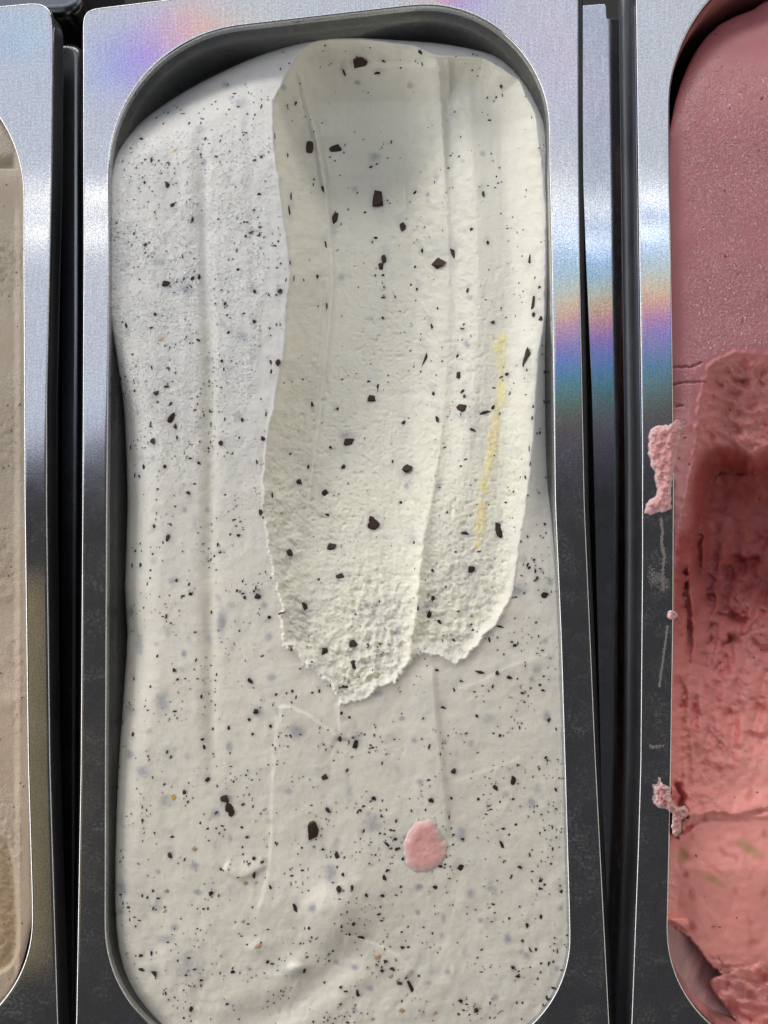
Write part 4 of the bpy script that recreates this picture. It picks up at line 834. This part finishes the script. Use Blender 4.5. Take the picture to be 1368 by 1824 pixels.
# hairline cracks in the skin beside the hollow
for pts in ([(1196, 655), (1215, 654), (1232, 653), (1250, 646)], [(1198, 687), (1214, 682), (1235, 681), (1256, 680)], [(1204, 724), (1216, 722)]):
    gd, *_ = polyline_dist(smooth_poly(pts, 3, False), X + p1, Y + p2 * 1.5); z -= 6 * np.exp(-(gd / 1.6) ** 2)
shp.Z = z
pk = np.array([.45, .165, .18])
C = np.ones(X.shape + (3,)) * pk
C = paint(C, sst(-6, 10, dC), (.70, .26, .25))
C = paint(C, .9 * sst(800, 850, Ys) * sst(1250, 1000, Y) * sst(0, 10, dC), (.38, .075, .07))  # shade below the brow put into the colour of the hollow
C = paint(C, sst(1060, 1400, Y), (.93, .375, .335))  # front of the hollow paler: its brighter light put into the colour
C = paint(C, .7 * sst(700, 780, Y) * sst(1245, 1222, X) * sst(960, 930, Y), (.68, .31, .30))
C = paint(C, .4 * crp * np.clip(perlin(X, Y, 40, 151) + .2, 0, 1), (.82, .37, .37))
C = paint(C, .55 * np.clip(perlin(X, Y, 26, 152) - .35, 0, 1) * 2 * sst(620, 800, Y), (.50, .08, .05))
for (cx, cy, rx, ry, rot, c, a) in ((1218, 1524, 10, 16, .1, (.50, .25, .11), .85), (1270, 1566, 20, 8, .55, (.58, .32, .17), .85), (1330, 1508, 22, 9, .6, (.60, .36, .19), .88), (1345, 1518, 20, 10, .6, (.52, .28, .14), .5),
                                   (1222, 1558, 6, 6, 0, (.52, .06, .03), .7), (1362, 1740, 10, 14, 0, (.62, .08, .05), .5), (1350, 1730, 8, 8, 0, (.62, .10, .06), .5), (1290, 735, 8, 10, 0, (.55, .10, .07), .5), (1270, 780, 6, 6, 0, (.45, .07, .04), .8), (1364, 757, 6, 5, 0, (.62, .05, .03), .8)):
    C = paint(C, a * np.exp(-np.clip(bump(cx, cy, rx, ry, 1, 2, rot), 1e-9, 1) * 0 - (-np.log(np.clip(bump(cx, cy, rx, ry, 1, 2, rot), 1e-9, 1))) ** 1.6), c)
smr = .5 + .5 * fbm(X * 1.4 + .5 * Y, Y * .35, 30, 3, 147)
C = paint(C, sst(0, 3, dF), (.44, .25, .25)); C = paint(C, sst(0, 3, dF) * sst(.55, .8, smr), (.58, .30, .29)); C = paint(C, sst(0, 3, dF) * sst(.35, .15, smr), (.33, .22, .22))
C = paint(C, sst(0, 3, dF) * sst(22, 8, d), (.50, .25, .24))
crp = crp * (1 - sst(-1, 3, dF)); wetp = np.maximum(wetp, .5 * sst(0, 3, dF))
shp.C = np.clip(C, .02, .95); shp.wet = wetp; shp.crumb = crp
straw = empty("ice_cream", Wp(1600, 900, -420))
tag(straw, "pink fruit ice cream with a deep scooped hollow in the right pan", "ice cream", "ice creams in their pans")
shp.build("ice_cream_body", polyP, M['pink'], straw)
M['berry'] = plain("berry_fragment", (.24, .035, .028), .4)
berr = [chip_mesh("berry_fragment", 400 + i, M['berry']) for i in range(4)]
PB = [(1275, 62, 7, 7), (1286, 119, 3, 9), (1357, 176, 8, 9), (1337, 46, 4, 4), (1300, 192, 4, 5), (1291, 339, 4, 8), (1292, 455, 7, 7), (1315, 487, 6, 4), (1281, 428, 4, 4), (1322, 570, 3, 10), (1368, 527, 5, 6), (1228, 826, 6, 7), (1210, 815, 7, 9), (1171, 820, 4, 4),
      (1292, 1047, 5, 6), (1355, 1035, 6, 6), (1325, 1068, 5, 5), (1343, 1172, 6, 8), (1356, 1157, 6, 5), (1356, 1130, 5, 5), (1283, 1180, 6, 8), (1349, 1411, 5, 5), (1309, 1421, 4, 5), (1240, 1525, 6, 7), (1229, 1588, 4, 5), (1312, 1634, 4, 6), (1282, 1651, 6, 4), (1270, 1650, 9, 3), (1283, 1727, 4, 5), (1354, 888, 8, 5), (1248, 960, 4, 4), (1300, 730, 6, 8), (1291, 759, 4, 6),
      (1255, 1597, 3, 3), (1346, 430, 4, 4), (1238, 520, 3, 3), (1352, 268, 4, 5), (1226, 356, 3, 3)]
for (x, y, w, h) in PB:
    if x < 1190: continue
    o = bpy.data.objects.new("berry_fragment", rr.choice(berr)); col.objects.link(o)
    o.parent = straw; o.matrix_parent_inverse = Matrix.Translation(-straw.location)
    o.matrix_basis = chip_matrix(shp, x, y, w * .75, h * .75, 'd', rr)

glints("frost_crystals", shp, (1206, 90, 1380, 660), 3200, M['crystal_pink'], straw, lambda x, y: float(shp.zat(x, y, wetp)) ** 1.2)  # wet highlights on the pink, added as pale flakes

# ---- beige ice cream
shb = Sheet(np.concatenate([np.arange(-800, -240, 20), np.arange(-240, -40, 6), np.arange(-40, 72, 2)]), np.arange(60, 1880, 2))
X, Y = shb.X, shb.Y
OUT_B = [(-760, 400, -20), (-740, 240, -70), (-600, 150, -90), (-200, 120, -60), (-100, 140, -50), (-40, 168, -40), (10, 222, -20), (34, 280, -10), (44, 340, -8), (47, 460, -8), (49, 900, -10), (54, 1360, -12), (60, 1600, -16), (56, 1650, -18), (44, 1705, -20), (26, 1752, -20), (-6, 1796, -24), (-80, 1850, -30), (-500, 1860, -40), (-740, 1760, -40), (-770, 1500, -20)]
polyB = smooth_poly(OUT_B, 2)
d, nx, ny, ze = sdf(polyB, X, Y)
b1 = perlin(X, Y, 14, 241)
zb = -12 + 2 * perlin(X, Y, 120, 201)
step = sst(292, 306, Y + .12 * (X - 10) + 2 * b1) * sst(34, 20, X)
zb -= 14 * np.exp(-((Y - 300 + .1 * X) / 16) ** 2) * np.where(Y < 301, 1, .25) * sst(36, 22, X)
trough = sst(37, 24, X + 1.5 * b1) * sst(330, 420, Y)
zb -= 6 * trough
rough = np.clip(sst(380, 440, Y) * sst(40, 34, X) * (.45 + .9 * perlin(X, Y * .6, 90, 202)), 0, 1)
zb += rough * (1.6 * fbm(X, Y, 16, 3, 203) - 2.5 * np.clip(perlin(X, Y, 11, 206) - .25, 0, 1))
def bump(cx, cy, rx, ry, h, p=2.0, rot=0):
    u = (X - cx) / rx; v = (Y - cy) / ry
    return h * np.exp(-(u * u + v * v) ** (p / 2))
zb += bump(20, 1250, 26, 14, 3) + bump(10, 1060, 30, 12, 2.5) + bump(26, 1240, 12, 60, 1.5)
ov, *_ = sdf(smooth_poly([(-60, 1490), (5, 1492), (22, 1520), (30, 1580), (35, 1660), (28, 1705), (10, 1728), (-30, 1740), (-90, 1700), (-100, 1560)], 3), X, Y)
zb += sst(-2, 5, ov) * (-9 + 9 * sst(4, 40, ov)) + sst(2, 10, ov) * 1.1 * fbm(X, Y * 1.4, 13, 3, 207)
Wd = 8 + .5 * np.abs(zb - ze)
ed = np.sqrt(np.clip(1 - (1 - np.clip(d / Wd, 0, 1)) ** 2, 0, 1))
shb.Z = ze + (zb - ze) * ed
C = np.ones(X.shape + (3,)) * np.array([.40, .335, .262])
C = paint(C, sst(800, 1250, Y), (.54, .42, .31))
C = paint(C, .8 * sst(0, 8, ov), (.56, .41, .25))
C = paint(C, .35 * rough * np.clip(-b1, 0, 1), (.36, .29, .23))
shb.C = C; shb.wet = np.clip(.25 + .5 * perlin(X, Y, 80, 211), 0, .5); shb.crumb = rough
coffee = empty("ice_cream", Wp(-360, 950, -400))
tag(coffee, "beige ice cream in the pan at the left edge", "ice cream", "ice creams in their pans")
shb.build("ice_cream_body", polyB, M['beige'], coffee)
sb = []
for i in range(170):
    x, y = rr.uniform(-150, 45), rr.uniform(200, 1760); w = rr.uniform(1.2, 2.6); sb.append((x, y, w, w * rr.uniform(.8, 1.5)))
joined("bean_specks", [q for q in sb if shb.zat(q[0], q[1], shb.d) > 5], shb, None, M['choc'], coffee, rr)

# ------------------------------------------------------------------ drips and crumbs on top of things
def blob(name, pts, zfun, h, mat, label, cat, tint, n1s=12, amp=.25, seed=0, edge=6, wetv=.6, step=1.5, crumb=0.0):
    """a spilled drop / smear: closed domed mesh following what it lies on"""
    P = smooth_poly(pts, 8); jx = np.array([p[0] for p in P]); jy = np.array([p[1] for p in P])
    ja = min(3.0, .045 * (jx.max() - jx.min() + jy.max() - jy.min()) * .5)
    jx, jy = jx + ja * (perlin(jx, jy, 11, seed + 8) + .5 * perlin(jx, jy, 5, seed + 9)), jy + ja * (perlin(jx, jy, 11, seed + 10) + .5 * perlin(jx, jy, 5, seed + 11))
    P = list(zip(jx.tolist(), jy.tolist())); xs = [p[0] for p in P]; ys = [p[1] for p in P]
    s = Sheet(np.arange(min(xs) - 6, max(xs) + 6, step), np.arange(min(ys) - 6, max(ys) + 6, step))
    dd, *_ = sdf(P, s.X, s.Y)
    dd2 = dd + 1.2 * perlin(s.X, s.Y, 6, seed)
    prof = np.sqrt(np.clip(1 - (1 - np.clip(dd / edge, 0, 1)) ** 2, 0, 1))
    base = zfun(s.X, s.Y)
    s.Z = base + prof * h * (1 + amp * fbm(s.X, s.Y, n1s, 3, seed + 1)) - .6
    s.C = np.ones(s.X.shape + (3,)) * np.array(tint)
    rim_ = 1 - sst(0, edge * 1.1, dd + 1.5 * perlin(s.X, s.Y, 9, seed + 5))
    s.C = paint(s.C, .75 * rim_, tuple(min(.8, t * .55 + .36) for t in tint))
    s.wet = np.full(s.X.shape, wetv); s.crumb = np.full(s.X.shape, crumb)
    cx, cy = sum(xs) / len(xs), sum(ys) / len(ys)
    root = empty(name, W3(cx, cy, float(s.zat(cx, cy)) - h))
    o = s.build(name, P, mat, root)
    # one mesh is the thing itself
    o.parent = None; o.matrix_parent_inverse = Matrix.Identity(4)
    me = o.data; me.transform(Matrix.Translation(-root.location)); o.location = root.location.copy()
    bpy.data.objects.remove(root)
    o.name = name
    return tag(o, label, cat)
zc = lambda a, b: sh.zat(a, b)
blob("pink_drip", [(727, 1481), (742, 1464), (764, 1459), (776, 1463), (779, 1478), (792, 1494), (797, 1506), (793, 1528), (776, 1546), (752, 1555), (732, 1548), (721, 1532), (719, 1506)], zc, 4.8, M['pink'],
     "round pink drop of melted ice cream on the white ice cream", "drip", (.84, .44, .41), 34, .25, 301, 16, .35)
flat = lambda a, b: np.where(a > 1196, -1.0 - .9 * (np.asarray(a) - 1196), 0.3 + 0 * np.asarray(a))
blob("pink_smear", [(1160, 764), (1175, 757), (1192, 756), (1208, 748), (1218, 752), (1214, 790), (1204, 830), (1196, 870), (1196, 905), (1180, 913), (1150, 917), (1148, 905), (1156, 890), (1170, 878), (1166, 845), (1156, 815), (1155, 785)], flat, 9, M['pink'],
     "melted pink smear spilling over the left rim of the right pan", "smear", (.70, .31, .31), 13, .4, 311, 12, 1.0)
blob("pink_crumb", [(1176, 1384), (1181, 1397), (1191, 1402), (1193, 1420), (1206, 1436), (1222, 1436), (1225, 1452), (1212, 1462), (1214, 1478), (1204, 1492), (1196, 1478), (1198, 1456), (1190, 1444), (1172, 1438), (1165, 1432), (1168, 1414), (1164, 1402), (1172, 1398)], flat, 12, M['pink'],
     "torn pink crumb of ice cream hanging over the rim of the right pan", "crumb", (.78, .42, .41), 9, .5, 321, 7, .2, 1.0, .8)
blob("pink_bead", [(1190, 1092), (1195, 1087), (1205, 1091), (1207, 1098), (1199, 1104), (1190, 1101)], flat, 7, M['pink'],
     "tiny pink bead of ice cream on the rim of the right pan", "crumb", (.74, .42, .41), 7, .5, 331, 5, .3, .7)
# dried milk marks on the dark rim of the right pan: each a scatter of thin flakes
def milk(path, n, spread, size, label):
    P = smooth_poly(path, 6, False); vs_, fs_ = [], []
    cx, cy = P[len(P) // 2][:2]; root = Vector(W3(cx, cy, 0))
    for k in range(n):
        q = P[rr.randrange(len(P))]; x = q[0] + rr.gauss(0, spread); y = q[1] + rr.gauss(0, spread * 1.3)
        if not 1153 < x < 1193: continue
        R = size * rr.uniform(.3, 1.0); o0 = len(vs_); m_ = rr.choice((5, 6, 7)); st_ = rr.uniform(1, 2.2)
        ring = [(x + R * rr.uniform(.6, 1.1) * math.cos(6.283 * a / m_), y + st_ * R * rr.uniform(.6, 1.1) * math.sin(6.283 * a / m_)) for a in range(m_)]
        for u, v in ring: vs_.append(Vector(W3(u, v, .05)) - root)
        for u, v in ring: vs_.append(Vector(W3(x + (u - x) * .7, y + (v - y) * .7, .5 + .3 * R)) - root)
        for a in range(m_): b_ = (a + 1) % m_; fs_.append((o0 + a, o0 + b_, o0 + m_ + b_, o0 + m_ + a))
        fs_.append(tuple(o0 + m_ + a for a in range(m_)))
    me = mesh_from("milk_mark", vs_, fs_); fix_normals(me)
    o = link_mesh("milk_mark", me, M['milk'], smooth=False); o.location = root
    return tag(o, label, "stain", "dried milk marks on the rim")
milk([(1189, 1116), (1186, 1140), (1182, 1170), (1178, 1196), (1175, 1222)], 620, .9, 1.3, "long dried milk streak below the pink bead on the right pan's rim")
milk([(1178, 925), (1180, 945), (1179, 970), (1183, 990), (1181, 1015), (1181, 1050)], 420, 1.3, 1.5, "dried milk trail below the pink smear on the right pan's rim")
milk([(1160, 1014), (1164, 1036), (1172, 1026), (1180, 1032), (1187, 1046)], 700, 4.2, .9, "blurred dried milk patch on the right pan's rim")
milk([(1159, 1330), (1168, 1331), (1182, 1329)], 60, 1.1, 1.7, "short row of dried milk spots above the torn pink crumb")
